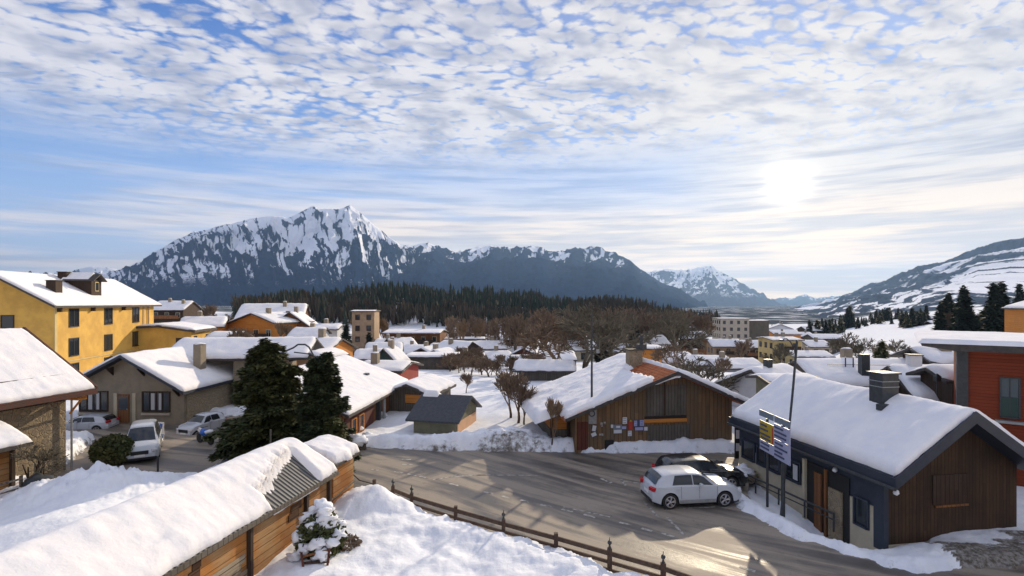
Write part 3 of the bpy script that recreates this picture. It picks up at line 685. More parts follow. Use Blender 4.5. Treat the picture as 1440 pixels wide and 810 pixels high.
# --- barn of weathered boards
def barn_bare(x, y, n, n1):
    b = sstep(-x, -.3, -.1)*(1-sstep(-x-1.35-(n-.5)*.7-.05*y, 0, .25))*(1-sstep(y, 3.6, 4.0))
    c = np.exp(-(((x+.5)/.55)**2+((y-3.9)/.9)**2))
    return 1-np.maximum(b, sstep(c, .3, .6))
bn, rf, fz = house('barn', 'weathered board barn with a half-swept orange tile ridge beside the road bend', 'barn', (9.9, 33.3), -7.8, 8.2, 6.1, 4.1, 5.0, .385, .44, 0, wall='barn', roof='tile', eo=.85, of=1.0, ob=.5, th=.2, snow=.40, bare=barn_bare, step=.14, seed=6, drip=.22)
chimney(rf, -.75, 4.3, 5.85, 4.2, .95, .75, 'stone', 'roofedge'); MB().box(-.5, .1, 4.1, 4.6, 5.9, 6.25).tube((-.2, 4.3, 6.25), (-.2, 4.3, 6.9), .13, .13, 8).build('chimney_cowl', M['metal'], rf)
MB().prism([(-6.95, 2.14), (0, 4.80), (4.95, 2.64), (4.95, 2.82), (0, 5.02), (-6.95, 2.32)], -1.06, -1.01).build('barge_board', M['roofedge'], rf)
MB().box(-1.6, 1.0, -.05, -.004, 2.15, 4.05).build('hatch_board', M['wood_grey'], bn); MB().box(-.48, -.38, -.08, -.052, 2.15, 4.3).build('hatch_post', M['wood_dark'], bn)
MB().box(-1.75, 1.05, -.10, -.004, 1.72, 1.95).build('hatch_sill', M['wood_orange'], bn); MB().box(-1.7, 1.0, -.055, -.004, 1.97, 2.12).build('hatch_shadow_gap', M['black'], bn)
MB().box(-4.25, -3.7, -.05, -.003, .0, .75).build('hatch_opening', M['black'], bn)
MB().box(-1.5, 1.3, -.04, -.003, .15, 1.55).build('door', M['wood_grey'], bn)
MB().box(-6.0, -5.3, -.04, -.003, .2, 1.9).build('door', M['wood_red'], bn)
M['stain'] = M['wood_orange']
mb = MB(); mb.box(-7.35, -6.1, 1.4, 7.0, -.8, 1.15).build('annex_wall', M['wood_grey'], bn)
MB().box(-7.3, -6.1, 1.45, 6.9, 1.15, 2.1).build('annex_boarding', M['wood_orange'], bn)
for x in (-7.3, -6.25): MB().box(x-.07, x+.07, 1.2, 1.34, -.4, 2.1).build('annex_post', M['wood_dark'], bn)
mb = MB().prism([(-8.2, 1.95), (-6.0, 2.72), (-6.0, 2.55), (-8.2, 1.80)], .6, 8.6); mb.build('annex_roof', M['roofedge'], bn)
P = []
yy = np.linspace(.4, 8.9, 40); xx = np.linspace(-8.5, -5.8, 26); GX, GY = np.meshgrid(xx, yy)
k = np.clip(np.minimum(np.minimum(GX+8.5, 99), np.minimum(GY-.4, 8.9-GY))/.4, 0, 1); z = 1.95+(GX+8.2)*.35+.52*np.sqrt(1-(1-k)**2)*(.7+.6*fbm(GX, GY, 4, 8))-.1
grid_mesh('annex_snow', np.stack([GX, GY, z], -1), M['snow_roof'], parent=bn)

# --- chalet on the right
rc, rf, fz = house('roadside_chalet', 'dark chalet with cream lower wall, deep blue-black fascia and thick snow, nearest on the right', 'house', (17.15, 20.8), -9.5, 9.3, 3.05, 3.05, 5.1, .66, .66, -.6, wall='chalet', roof='fascia', eo=.38, of=.9, ob=.35, th=.38, snow=.30, step=.13, seed=12, drip=.05)
wl = wr = 3.05; L = 9.3
for s in (-1, 1): MB().prism([(0, 5.7-.42), (s*3.47, 5.7-.42-.66*3.47), (s*3.47, 5.7-.66*3.47+.03), (0, 5.73)], -.96, -.905).build('barge_board', M['fascia'], rf)
MB().box(-3.50, -3.44, -.95, 9.7, 2.96, 3.42).build('eave_fascia', M['fascia'], rf); MB().tube((-3.56, -1.0, 3.05), (-3.56, 9.7, 3.05), .07, .07, 8).build('gutter', M['metal'], rf)
MB().box(-3.10, -3.052, 0, 9.3, 1.9, 3.3).build('upper_cladding', M['fascia'], rc)
MB().box(-3.12, -3.06, .0, 9.3, -1.2, 1.88).build('lower_wall', M['cream'], rc)
MB().box(-3.10, 3.05, -.05, -.004, -1.2, .55).build('plinth', M['cream'], rc)
MB().box(-3.16, -2.95, -.12, .35, .35, 3.1).build('corner_cladding', M['fascia'], rc)
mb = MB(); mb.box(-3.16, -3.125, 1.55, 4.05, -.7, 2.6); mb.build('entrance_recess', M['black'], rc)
MB().box(-3.24, -3.17, 1.85, 2.6, -.6, 1.9).build('stone_pier', M['stone'], rc); MB().box(-3.24, -3.17, 3.0, 3.45, -.6, 2.3).build('log_stack', M['wood_warm'], rc)
MB().box(-3.26, -3.17, 2.72, 2.82, -.6, 2.6).build('post', M['wood_warm'], rc); MB().box(-3.30, -3.17, 3.95, 4.10, -.6, 2.7).build('post', M['cream'], rc)
for c, z, w, h in ((.95, .95, .62, 1.0), (4.95, 1.45, 1.0, .85), (6.3, 1.45, .8, .85), (7.3, 1.45, .6, .85), (8.4, 1.45, 1.0, .85)):
    f = window(rc, 'L', c, z, w, h, wl+.07, wr, L, 'fascia', 'glass', 0)
MB().box(-3.20, -3.17, 4.55, 4.85, 1.5, 2.2).build('curtain', M['curtain'], rc)
MB().box(-.9, .7, -.05, -.004, 1.95, 3.1).build('loft_hatch', M['wood_dark'], rc); MB().box(-.8, .7, -.09, -.004, 1.86, 1.94).build('hatch_sill', M['wood_warm'], rc)
for p in ((-3.05, -.55, 2.75), (-3.25, 2.2, 2.75)): MB().blob(p, .10, 2).build('wall_lamp', M['white'], rc, smooth=True)
ch = MB().box(-.85, -.05, 2.3, 3.0, 4.4, 6.68).build('chimney', M['metal'], rf)
MB().box(-.93, .03, 2.22, 3.08, 6.68, 6.75).build('chimney_cap', M['metal'], ch)
for z in (6.12, 6.36): MB().box(-.87, -.03, 2.28, 3.02, z, z+.03).build('chimney_band', M['galv'], ch)
MB().box(-1.2, .1, 2.05, 2.28, 5.2, 5.45).build('flashing', M['metal'], ch)
# steel rail and low kerb along the pavement
rl = empty('guard_rail', (11.9, 28.9, -.1), 0, 'low dark steel rail along the pavement of the dark chalet', 'railing')
mb = MB(); P0 = Vector((-.6, .6, .55)); P1 = Vector((1.55, -6.6, .45)); mb.tube(P0, P1, .05, .05, 6); mb.tube(P0+Vector((0, 0, -.25)), P1+Vector((0, 0, -.25)), .03, .03, 6); mb.build('rail', M['metal'], rl)
for i in range(6): p = P0.lerp(P1, i/5); MB().tube(p+Vector((0, 0, -.75)), p, .04, .04, 6).build('post', M['metal'], rl)

# --- stone barn, left
sb, rf, fz = house('stone_barn', 'rubble stone barn with rounded snow roof and red-brown verge at the left edge', 'barn', (-30.7, 18.0), 11.5, 12.2, 3, 3.95, 7.65, .6, .64, 0, wall='stone', roof='roofbrown', eo=1.15, of=.4, ob=.75, th=.16, snow=.20, step=.12, seed=3, drip=.06)
MB().box(3.955, 4.05, 0, 12.2, 3.85, 5.3).build('upper_boarding', M['wood_dark'], sb); MB().box(3.96, 4.07, 9.2, 11.9, 4.0, 5.2).build('shutter', M['wood_warm'], sb)
mb = MB(); mb.prism([(0.0, 7.78), (5.1, 4.52), (5.1, 4.36), (0, 7.5)], 12.95, 13.05); mb.prism([(0.0, 7.78), (-4.1, 5.3), (-4.1, 5.1), (0, 7.5)], 12.95, 13.05); mb.build('verge', M['roofbrown'], rf)
MB().box(5.08, 5.2, -.4, 12.95, 4.12, 4.30).build('eave_board', M['roofbrown'], rf)
MB().path([(4.9, 12.6, 4.2), (4.15, 12.35, 3.9), (4.15, 12.35, -.2)], .055, 7).build('downpipe', M['galv'], sb)
MB().box(4.0, 5.0, 12.0, 12.5, 3.9, 4.05).tube((4.9, 12.3, 3.95), (4.1, 12.3, 3.1), .06, .06, 5).build('bracket', M['wood_orange'], sb)

# --- small timber shed, far left
ts, rf, fz = house('timber_shed', 'small orange-brown plank shed with snow roof in front of the stone barn', 'shed', (-26.6, 19.4), 11.5, 5.9, 2, 2.3, 3.75, .4, .4, 0, wall='shed', eo=.5, of=.4, ob=.55, th=.16, snow=.30, step=.12, seed=8, drip=.1)
for y in (3.0, 5.85): MB().box(2.31, 2.45, y-.08, y+.08, -.2, 2.7).build('post', M['wood_dark'], ts)
rl = empty('railing', (-22.6, 21.5, 0), -R(11.5), 'weathered wooden handrail beside the small plank shed', 'railing')
mb = MB(); mb.tube((0, -1.5, 1.35), (0, 2.6, 1.25), .045, .045, 6); mb.tube((0, -1.5, .95), (0, 2.6, .85), .035, .035, 6); mb.build('rail', M['wood_grey'], rl)
for y in (-1.2, .8, 2.55): MB().box(-.05, .05, y-.05, y+.05, -.1, 1.4).build('post', M['wood_grey'], rl)

# --- grey-brown house by the parking area
gh_, rf, fz = house('rendered_house', 'low grey-brown rendered house with three front openings behind the parking area', 'house', (-28.9, 40.2), 2.3, 8.6, 3.9, 4.3, 5.3, .52, .56, 0, wall='greyplaster', roof='fascia', eo=.55, of=.9, ob=.5, th=.2, snow=.22, step=.2, seed=14, drip=.04)
MB().box(4.305, 4.36, .25, 8.5, -.3, 2.35).build('stone_facing', M['stone_pale'], gh_)
for c, w in ((-2.7, 2.1), (2.15, 2.0)):
    window(gh_, 'F', c, 1.05, w, 1.35, 3.9, 4.3, 8.6, 'wood_dark', 'glass', 3, curtain=True)
    MB().box(c-w/2-.1, c+w/2+.1, -.14, -.004, .72, .88).build('sill', M['beige'], gh_)
door(gh_, 'F', -.35, .15, .85, 2.1, 3.9, 4.3, 8.6, 'wood_warm'); MB().box(-.72, .02, -.075, -.062, 1.1, 2.1).build('door_glass', M['glass'], gh_)
for c in (-1.0, .45): MB().box(c-.13, c+.13, -.06, -.004, 0, 2.35).build('pilaster', M['cream'], gh_)
for x in (-3.7, -1.2, 1.2, 3.9): MB().prism([(-.75, fz(x)-.35), (0, fz(x)-.35), (0, fz(x)-1.0)], x-.05, x+.05, 'x').build('bracket', M['wood_dark'], gh_)
window(gh_, 'R', 7.4, .2, .9, 1.9, 3.9, 4.36, 8.6, 'wood_orange', 'glass', 0)
chimney(rf, 3.0, 3.9, 5.75, 2.8, .62, .75, 'greyplaster')
wing, rf, fz = house('rear_wing', 'snowy rear wing rising behind the grey-brown rendered house', 'house', (-24.2, 48.5), 82, 3.6, 3.2, 3.0, 5.9, .35, .42, 0, wall='greyplaster', eo=.5, of=5.6, ob=2.6, th=.18, snow=.25, seed=15)
# annex low wall
for pts, nm in (([(-22.6, 38.4), (-19.8, 40.8), (-17.4, 42.6)], 1),):
    mb = MB()
    for a, b in zip(pts[:-1], pts[1:]): mb.obox(((a[0]+b[0])/2, (a[1]+b[1])/2, .2), math.hypot(b[0]-a[0], b[1]-a[1])+.1, .3, .75, rz=math.atan2(b[1]-a[1], b[0]-a[0]))
    tag(mb.build('garden_wall', M['stone_pale']), 'low stone wall running from the grey-brown house towards the big dark spruce', 'wall')

# --- yellow hotel
yh, rf, fz = house('yellow_hotel', 'three-storey ochre yellow building with snow roof and dormer at the left', 'hotel', (-56.5, 57.9), -10.6, 23.0, 7.5, 6.0, 12.7, .6, .58, 0, wall='yellow', roof='roofedge', eo=.75, of=1.3, ob=1.0, th=.22, snow=.20, step=.4, seed=2, drip=.05)
for y in (3.4, 10.6, 17.6):
    for z in (6.4, 3.0): window(yh, 'R', y, z, 1.7, 1.95, 7.5, 6.0, 23, 'black', 'glass', 1)
for y in (3.4, 10.6, 17.6): window(yh, 'R', y, .3, 1.7, 1.7, 7.5, 6.0, 23, 'black', 'glass', 1)
for x in (-5.3, -1.9, 1.5): window(yh, 'F', x, 6.4, 1.1, 1.3, 7.5, 6, 23, 'wood_dark', 'glass', 0)
MB().box(-5.6, -2.6, -.9, -.01, 8.3, 10.2).build('balcony', M['wood_dark'], yh)
MB().box(6.01, 6.10, 0, 23, 2.35, 2.5).build('string_course', M['paleyellow'], yh); MB().box(6.01, 6.06, -.05, .35, 0, 8.6).build('corner_strip', M['paleyellow'], yh)
MB().box(6.01, 6.07, 19.6, 20.0, 0, 8.9).tube((6.15, 21, 0), (6.15, 21, 8.8), .09, .09, 6).build('downpipe', M['tan'], yh)
for y in (.4, 6.8, 13.9): MB().box(6.02, 6.5, y-.1, y+.1, 8.1, 8.9).build('bracket', M['wood_dark'], yh)
dm = MB().prism([(2.3, 10.2), (2.3, 12.0), (4.9, 12.0), (4.9, 9.9)], 9.0, 11.2, 'y').build('dormer', M['wood_dark'], rf)
MB().prism([(8.6, 11.85), (10.1, 12.7), (11.6, 11.85), (11.6, 11.95), (10.1, 12.85), (8.6, 11.95)], 1.8, 5.4, 'x').build('dormer_roof', M['roofedge'], dm)
MB().prism([(8.7, 11.98), (10.1, 12.86), (11.5, 11.98), (10.1, 13.05)], 1.6, 4.6, 'x').build('dormer_snow', M['snow_roof'], dm)
MB().box(4.91, 4.97, 9.7, 10.5, 10.6, 11.8).build('window', M['paleyellow'], dm); MB().box(4.98, 5.0, 9.8, 10.4, 10.7, 11.7).build('pane', M['glass'], dm)
chimney(rf, 4.0, 3.4, 11.7, 9.6, 1.0, 1.2, 'wood_dark', 'roofedge'); chimney(rf, 1.5, 9.8, 13.0, 11.2, 1.0, 1.2, 'wood_dark', 'roofedge')
ya, rf, fz = house('yellow_annex', 'lower ochre wing with flat snowy roof joined to the far end of the yellow building', 'house', (-51.2, 77.5), -10.6, 8, 3.5, 4.2, 5.9, .05, .16, 0, wall='yellow', eo=.7, of=.6, ob=.4, th=.35, snow=.30, seed=5)
for y in (1.5, 6.2): window(ya, 'R', y, 2.3, .9, 1.8, 3.5, 4.2, 8, 'black', 'glass', 0)
window(ya, 'F', 2.6, 2.0, .7, 1.9, 3.5, 4.2, 8, 'black', 'glass', 0)

# --- timber house behind the two evergreens
th_, rf, fz = house('timber_house', 'red-brown timber house with one wide snow roof behind the clipped evergreen', 'house', (-15.7, 33.9), 4.5, 12.6, .9, 5.1, 4.45, .35, .38, -.1, wall='wood_warm', roof='roofedge', eo=.7, of=.8, ob=.7, th=.16, snow=.26, step=.2, seed=16, drip=.05)
MB().box(5.105, 5.16, .2, 5.5, -.3, 1.9).build('boarding', M['wood_red'], th_)
for y in (1.6, 3.0): window(th_, 'R', y, .5, .7, 1.1, 4, 5.16, 12.6, 'wood_orange', 'glass', 0)
MB().box(5.11, 5.4, 6.2, 6.5, -.2, 2.0).build('post', M['metal'], th_); MB().tube((5.5, 6.9, -.2), (5.5, 6.9, 2.0), .12, .12, 8).build('flue', M['galv'], th_)
chimney(rf, 3.3, 9.2, 3.6, 2.6, .35, .5, 'metal', None)
lt, rf, fz = house('lean_to', 'small grey lean-to with orange boarding between the timber house and the slate hut', 'lean-to', (-8.3, 42.5), 12, 5, 1.6, 1.9, 2.75, .35, .35, -.2, wall='wood_grey', eo=.4, of=.5, ob=.4, snow=.22, seed=22)
MB().box(-.2, 1.85, -.06, -.004, 1.4, 2.05).build('boarding', M['wood_orange'], lt)
# slate hut
hut, rf, fz = house('stone_hut', 'small rendered hut with bare dark slate roof beside the road', 'hut', (-6.05, 38.4), 104, 3.0, 2.0, 2.45, 2.62, .5, .46, -.35, wall='olive', roof='slate', eo=.35, of=.45, ob=.35, th=.12, snow=0)
MB().box(3.002, 3.06, 3.01, 3.05, -.3, 1.2).build('corner', M['peach'], hut)
MB().box(-1.8, 2.2, 3.01, 3.06, -.3, 1.5).build('side_wall', M['peach'], hut)
P = []
xx = np.linspace(-1.0, .35, 18); yy = np.linspace(-.3, .9, 14); GX, GY = np.meshgrid(xx, yy); ex = np.clip(np.minimum(np.minimum(GX+1.0, .35-GX), np.minimum(GY+.3, .9-GY))/.3, 0, 1)
grid_mesh('snow_patch', np.stack([GX, GY, 2.95-.48*np.abs(GX)+.34*np.sqrt(1-(1-ex)**2)-.04], -1), M['snow_roof'], parent=rf)

# --- red timber building, right edge
rb = empty('red_timber_building', (23.1, 27.0, 0), -R(36), 'red timber clad building with flat snowy roof and tall window at the right edge', 'building')
MB().box(0, 12, 0, 9, -1, 6.8).build('wall', M['redwood'], rb); MB().box(-.45, -.004, -.1, .6, -1, 6.8).build('corner_pier', M['metal'], rb)
rf = MB().prism([(-1.9, 6.98), (-1.9, 7.14), (13, 7.14), (13, 6.86), (-.6, 6.78)], -1.2, 9.5).build('roof', M['roofedge'], rb)
GX, GY = np.meshgrid(np.linspace(-2.05, 13, 90), np.linspace(-1.25, 9.6, 60)); e = np.clip(np.minimum(np.minimum(GX+2.05, 13-GX), np.minimum(GY+1.25, 9.6-GY))/.3, 0, 1)
grid_mesh('snow_cover', np.stack([GX, GY, 7.12+.24*np.sqrt(1-(1-e)**2)*(.75+.5*fbm(GX*.6, GY*.6, 4, 5))], -1), M['snow_roof'], parent=rf)
window(rb, 'F', 1.55, 3.6, .62, 1.85, 0, 12, 9, 'metal', 'glass_blue', 1); MB().box(1.26, 1.84, -.05, -.02, 3.6, 4.55).build('window_panel', M['teal'], rb)
MB().box(1.0, 2.6, -.35, -.01, 3.3, 3.42).build('sill', M['galv'], rb)
ob, rf, fz = house('orange_building', 'orange gabled building high on the slope at the right edge', 'house', (69.5, 65), 20, 8, 4.2, 4, 10.0, .35, .35, 4, wall='wood_orange', eo=.3, of=.4, ob=.3, snow=.2, seed=31)
# ---------------------------------------------------------------- the town beyond
WCOL = dict(b='wood_warm', d='wood_dark', g='wood_grey', o='wood_orange', r='wood_red', w='whitewall', c='cream', t='tan', y='paleyellow', p='peach', k='teal', e='beige')
def town(label, px, ytop, D, a, L, wl, wr, wall, slope=.35, snow=.3, he=None, win=None, eo=.6, cat='house', name='chalet', chim=None, th=.2, shut=None, base=None, hgt=None):
    """ridge starts at photo column px, ridge top seen at row ytop at depth D"""
    zr = H-(ytop-HY)/F*D; x = (px-720)/F*D
    z0 = float(base_h(x, D+L*.4))+.1
    if hgt: z0 = min(z0, zr-hgt)
    root, rf, fz = house(name, label, cat, (x, D), a, L, wl, wr, zr, slope, slope, z0, wall=WCOL.get(wall, wall), eo=eo, snow=snow, th=th, step=.5, seed=int(px) % 50, foot=3)
    h = zr-z0
    hw = h-slope*max(wl, wr)-.3
    n = 0
    if win is None: win = 'FR'
    for f in win:
        ln = (wl+wr) if f in 'FB' else L
        s0 = -wl if f in 'FB' else 0
        zz = hw-1.9
        while zz > .3:
            k = max(1, int(ln/2.6))
            for i in range(k):
                c = s0+ln*(i+.5)/k
                window(root, f, c, zz, .95, 1.2, wl, wr, L, 'wood_dark' if wall in 'wceypt' else 'cream', 'glass', 1 if D < 110 else 0, shut=shut)
                n += 1
            zz -= 2.8
    if chim is None and hgt and hgt >= 4 and cat == 'house': chim = [(rnd.uniform(-.4, .5)*wr, L*rnd.uniform(.25, .75))]+([(rnd.uniform(-.5, .4)*wl, L*rnd.uniform(.2, .8))] if hgt > 6 else [])
    if hgt and hgt >= 5.5 and cat == 'house' and D < 200:
        bz = hw-2.2; by = MB(); f_ = 'R' if abs(a) > 45 else 'F'
        if f_ == 'R':
            by.box(wr+.01, wr+.95, L*.1, L*.9, bz-.12, bz); by.box(wr+.88, wr+.95, L*.1, L*.9, bz, bz+.85)
        else:
            by.box(-wl*.8, wr*.8, -.95, -.01, bz-.12, bz); by.box(-wl*.8, wr*.8, -.95, -.88, bz, bz+.85)
        by.build('balcony', M['wood_dark' if wall != 'd' else 'wood_warm'], root)
    if chim:
        for (cx, cy) in chim: chimney(rf, cx, cy, fz(cx)+1.2, fz(cx)-.5, .7, .7, 'greyplaster')
    return root, rf, fz
G = town
G('brown chalet with white snow roof farthest left below the big mountain', 226, 423.5, 150, 84, 8.5, 5, 5.2, 'd', .42, chim=[(1, 3), (2, 7)], hgt=9)
G('low orange-walled chalet just behind the yellow building', 262, 446, 98, 70, 6.5, 3.5, 3.6, 'o', .4, hgt=5.5)
G('snowy chalet with an orange wall and brown gable left of the dark red one', 356, 440, 100, 18, 10, 6.5, 5.0, 'o', .33, hgt=6, win='F')
G('large dark red chalet with the highest snow roof left of the forest', 345, 427.5, 112, 76, 12, 5, 6.5, 'r', .45, hgt=10, chim=[(1.5, 8)])
G('dark red cross gable in front of the large dark red chalet', 408, 438.5, 104, -6, 7, 3.2, 3.2, 'b', .75, hgt=8, win='', snow=.2)
G('small teal-walled shed with blue-white snow roof left of the big spruce top', 303, 467, 82, 88, 4.4, 2.2, 2.0, 'k', .35, hgt=3.2, win='', cat='shed', name='shed')
G('low house with long pale-blue snow roof behind the orange walled house', 418, 461, 92, 88, 4.8, 2, 3.2, 'w', .4, hgt=4, win='')
G('white-walled house with bright snow roof right of the dark red chalet', 447, 456, 102, 88, 4.4, 3, 2.6, 'w', .25, hgt=5)
G('orange walled house with wide snow roof and two small windows behind the evergreens', 402, 475, 68, 96, 7.2, 4, 4.4, 'o', .32, hgt=5.2, win='R', eo=1.1)
G('small peach rendered house half hidden between the two evergreens', 440, 495, 47, 10, 3.6, 1.5, 1.1, 'p', .35, hgt=3.2, win='F', eo=.35)
G('tan rectangular apartment block with orange end wall before the forest', 499, 436, 140, 84, 5.6, 5, 4, 't', .04, hgt=11, snow=.12, cat='apartment block', name='apartment_block')
G('modern brown chalet with one long low snow roof at the forest edge', 548, 463.5, 140, 92, 14, 6, 4.5, 'b', .10, hgt=8, snow=.35, eo=1.4, chim=[(0, 9)])
G('long dark low building right of the modern brown chalet', 622, 474, 145, 90, 11.5, 3, 3, 'd', .08, hgt=4, snow=.2, win='')
G('snowy house stepping down in front of the modern brown chalet', 548, 476, 118, 60, 5, 4, 4, 'g', .4, hgt=5.5, chim=[(0, 2)])
G('grey gabled house left of the flat-roofed garages', 520, 482, 96, 80, 5.5, 3.5, 3.2, 'w', .45, hgt=5)
G('steep olive gable peeping over the wide timber house roof', 541, 489.5, 74, 8, 4.2, 1.9, 1.9, 'k', 1.0, hgt=4.5, win='', eo=.3)
G('red walled house with white stripes behind the timber house', 519, 507.5, 56, 98, 4.4, 3, 2.6, 'red_render', .18, hgt=4.2, win='', eo=.7, snow=.2)
G('row of flat-roofed garages with dark openings in the town middle', 577, 497.5, 84, 91, 7.6, 3.5, 2.6, 'g', .06, hgt=3.0, win='', eo=.5, cat='garages', name='garage_row')
G('snow-roofed house slanting down to the right of the garages', 626, 479, 104, 118, 6, 3, 4, 'd', .42, hgt=5)
G('grey house with broken snow roof left of the bare orchard', 612, 492, 88, 20, 5, 2.6, 2.8, 'g', .5, hgt=4.2)
G('pale house behind the orchard trees', 664, 480, 120, 80, 7, 3.5, 3.5, 'w', .35, hgt=5.5)
G('dark farmhouse deep among the bare trees', 698, 467, 165, 85, 12, 5, 5, 'd', .35, hgt=7)
G('small red-brown house with round snowy top among the bare trees', 737, 489, 96, 10, 4, 2, 2, 'r', .5, hgt=3.6)
G('long grey-green timber building left of the barn roof', 732, 506.5, 62, 96, 6.0, 2.6, 2.2, 'g', .30, hgt=3.4, win='')
G('cream cottage behind the barn roof and the big bare tree', 800, 479, 118, 70, 7, 3.5, 3.5, 'c', .45, hgt=5)
G('brown cottage left of the small orange hut and behind the barn', 850, 483, 125, 95, 6, 3.5, 3.5, 'b', .4, hgt=5)
G('white house with pyramid-like snow roof behind the barn chimney', 896, 471.5, 122, 84, 6.0, 3.4, 3.4, 'w', .45, hgt=6)
G('small orange hut with flat snow roof right behind the barn chimney', 899, 486, 84, 90, 3.0, 2, 1.8, 'o', .12, hgt=2.6, win='', cat='hut', name='hut')
G('tall brown chalet with tilted snow roof left of the grey apartment block', 958, 466, 135, 100, 5.5, 3.5, 3.5, 'b', .38, hgt=8)
G('distant snow-roofed chalet at the foot of the forest right of the spire of trees', 930, 478, 170, 85, 8, 4, 4, 'd', .4, hgt=6)
G('grey-beige four-storey apartment block below the pale blue mountain', 1008, 447, 225, 93, 11.5, 6, 5, 'e', .02, hgt=13.5, snow=.1, eo=.1, cat='apartment block', name='apartment_block')
G('dark side block joined to the grey-beige apartment block', 1048, 450, 232, 93, 8, 6, 5, 'g', .02, hgt=12, snow=.1, eo=.1, cat='apartment block', name='apartment_block', win='')
G('left half of the tan row of houses with bumpy snow roofs', 997, 477, 166, 92, 9, 4, 4, 't', .42, hgt=7)
G('right half of the tan row of houses with bumpy snow roofs', 1037, 478.5, 163, 90, 8.6, 4, 4, 'd', .42, hgt=7)
G('tall yellow house with snow cornice beside the curved lamp', 1077, 474, 138, 88, 7.2, 4, 4, 'y', .10, hgt=9, snow=.25)
G('pale yellow two-storey house with small dark windows on the snow field edge', 1108, 493, 128, 93, 8.6, 4, 3.5, 'y', .25, hgt=6, snow=.2)
G('grey roofed house behind the pale yellow one', 1128, 478, 150, 88, 6, 4, 4, 'e', .35, hgt=6, snow=.1)
G('small orange-roofed house right of the grey-beige apartment block', 1082, 464, 250, 90, 12, 5, 5, 'o', .3, hgt=6, win='')
G('small pale blue house in the far gap of the valley', 1098, 456, 300, 20, 10, 6, 6, 'w', .4, hgt=9, win='F')
G('white house with flat snow roof far right of the apartment block', 1074, 459, 330, 90, 9, 6, 6, 'w', .3, hgt=7, win='')
G('tiny brown house with bright roof at the start of the far fir row', 1128, 459, 320, 88, 11, 5, 6, 'd', .35, hgt=6, win='')
G('reddish barn with snow roof at the lower end of the far fir row', 1110, 467, 270, 92, 10, 4, 5, 'r', .35, hgt=5, win='')
for i, (px, yt, D, lb) in enumerate(((1148, 456, 420, 'leftmost tiny chalet among the far firs'), (1188, 456, 400, 'tiny chalet with bright roof midway along the far firs'), (1262, 452, 380, 'tiny chalet below the snowy slope right of the far firs'),
                                    (1302, 444, 300, 'small chalet between the fir group and the far firs'), (1306, 452, 240, 'low shed with snowy roof left of the tall fir group'), (1378, 443, 190, 'chalet roof showing between the two tall fir groups'), (1300, 447, 420, 'tiny far cabin above the shed left of the fir group'))):
    G(lb, px, yt, D, 88, D*.028, D*.012, D*.012, 'd', .35, hgt=D*.02, win='', snow=.4)
# snowy houses just behind the right chalet and the barn
r_, rf, fz = G('low house under a hipped snow mound between the barn and the dark chalet', 1062, 519, 43, 60, 4, 3.2, 3.2, 'w', .45, hgt=3.8, snow=.45, win='', eo=.6); chimney(rf, .3, 1.2, fz(0)+.75, fz(0)-.3, .5, .5, 'metal', None)
G('olive-walled house with snow roof right behind the leaning lamp post', 1078, 527.5, 38.5, 92, 3.1, 1.8, 1.6, 'olive', .15, hgt=2.9, snow=.25, win='R', eo=.35)
r_, rf, fz = G('broad snow-covered house directly behind the dark chalet', 1128, 507, 46, 96, 8.5, 4, 4, 'g', .32, hgt=4.4, snow=.45, win='', eo=.6)
cw = MB().box(3.0, 3.6, 3.0, 3.6, 3.2, 5.3).build('chimney', M['metal'], rf)
rr = MB(); [rr.tube((1.9, y, 3.0), (1.9, y, 4.9), .05, .05, 5) for y in (2.6, 3.2, 3.9)]; rr.tube((1.9, 1.2, 4.3), (1.9, 6.5, 4.3), .03, .03, 4); rr.build('roof_rail', M['metal'], rf)
r_, rf, fz = G('wide snow-roofed house with pinkish chimney right of the dark chalet chimney', 1262, 515, 41, 105, 6.5, 2.2, 4.2, 'd', .36, hgt=4, snow=.4, win='', eo=.7)
chimney(rf, .2, 1.0, fz(0)+.9, fz(0)-.6, .85, .75, 'whitewall', 'metal')
r_, rf, fz = G('dark cabin with snowy roof on posts left of the red timber building', 1292, 489, 44, 100, 3.8, 2.4, 2.4, 'd', .28, hgt=4.2, snow=.35, win='R', eo=1.0)
for y in (.2, 2.4): MB().tube((3.2, y, -.5), (3.2, y, 3.2), .08, .08, 6).build('post', M['wood_dark'], r_)
G('low snow-covered annex below the dark cabin', 1316, 517, 36.5, 96, 3.4, 1.6, 1.6, 'd', .3, hgt=3.2, snow=.4, win='', eo=.5, cat='annex', name='annex')
# curved dark path wall on the snow field
pts = [at(1150, 494, 96), at(1170, 495, 92), at(1190, 500, 86), at(1210, 507, 80), at(1230, 518, 72), at(1250, 530, 64)]
mb = MB()
for a, b in zip(pts[:-1], pts[1:]):
    a = Vector((a.x, a.y, float(base_h(a.x, a.y)))); b = Vector((b.x, b.y, float(base_h(b.x, b.y))))
    d = (b-a); n = Vector((-d.y, d.x, 0)).normalized()*.2; up = Vector((0, 0, .95))
    mb.add([a-n, b-n, b+n, a+n, a-n+up, b-n+up, b+n+up, a+n+up], [(4, 5, 6, 7), (0, 1, 5, 4), (3, 2, 6, 7), (0, 3, 7, 4), (1, 2, 6, 5)])
tag(mb.build('retaining_wall', M['stone']), 'dark curved wall of a path crossing the snow field on the right', 'wall')

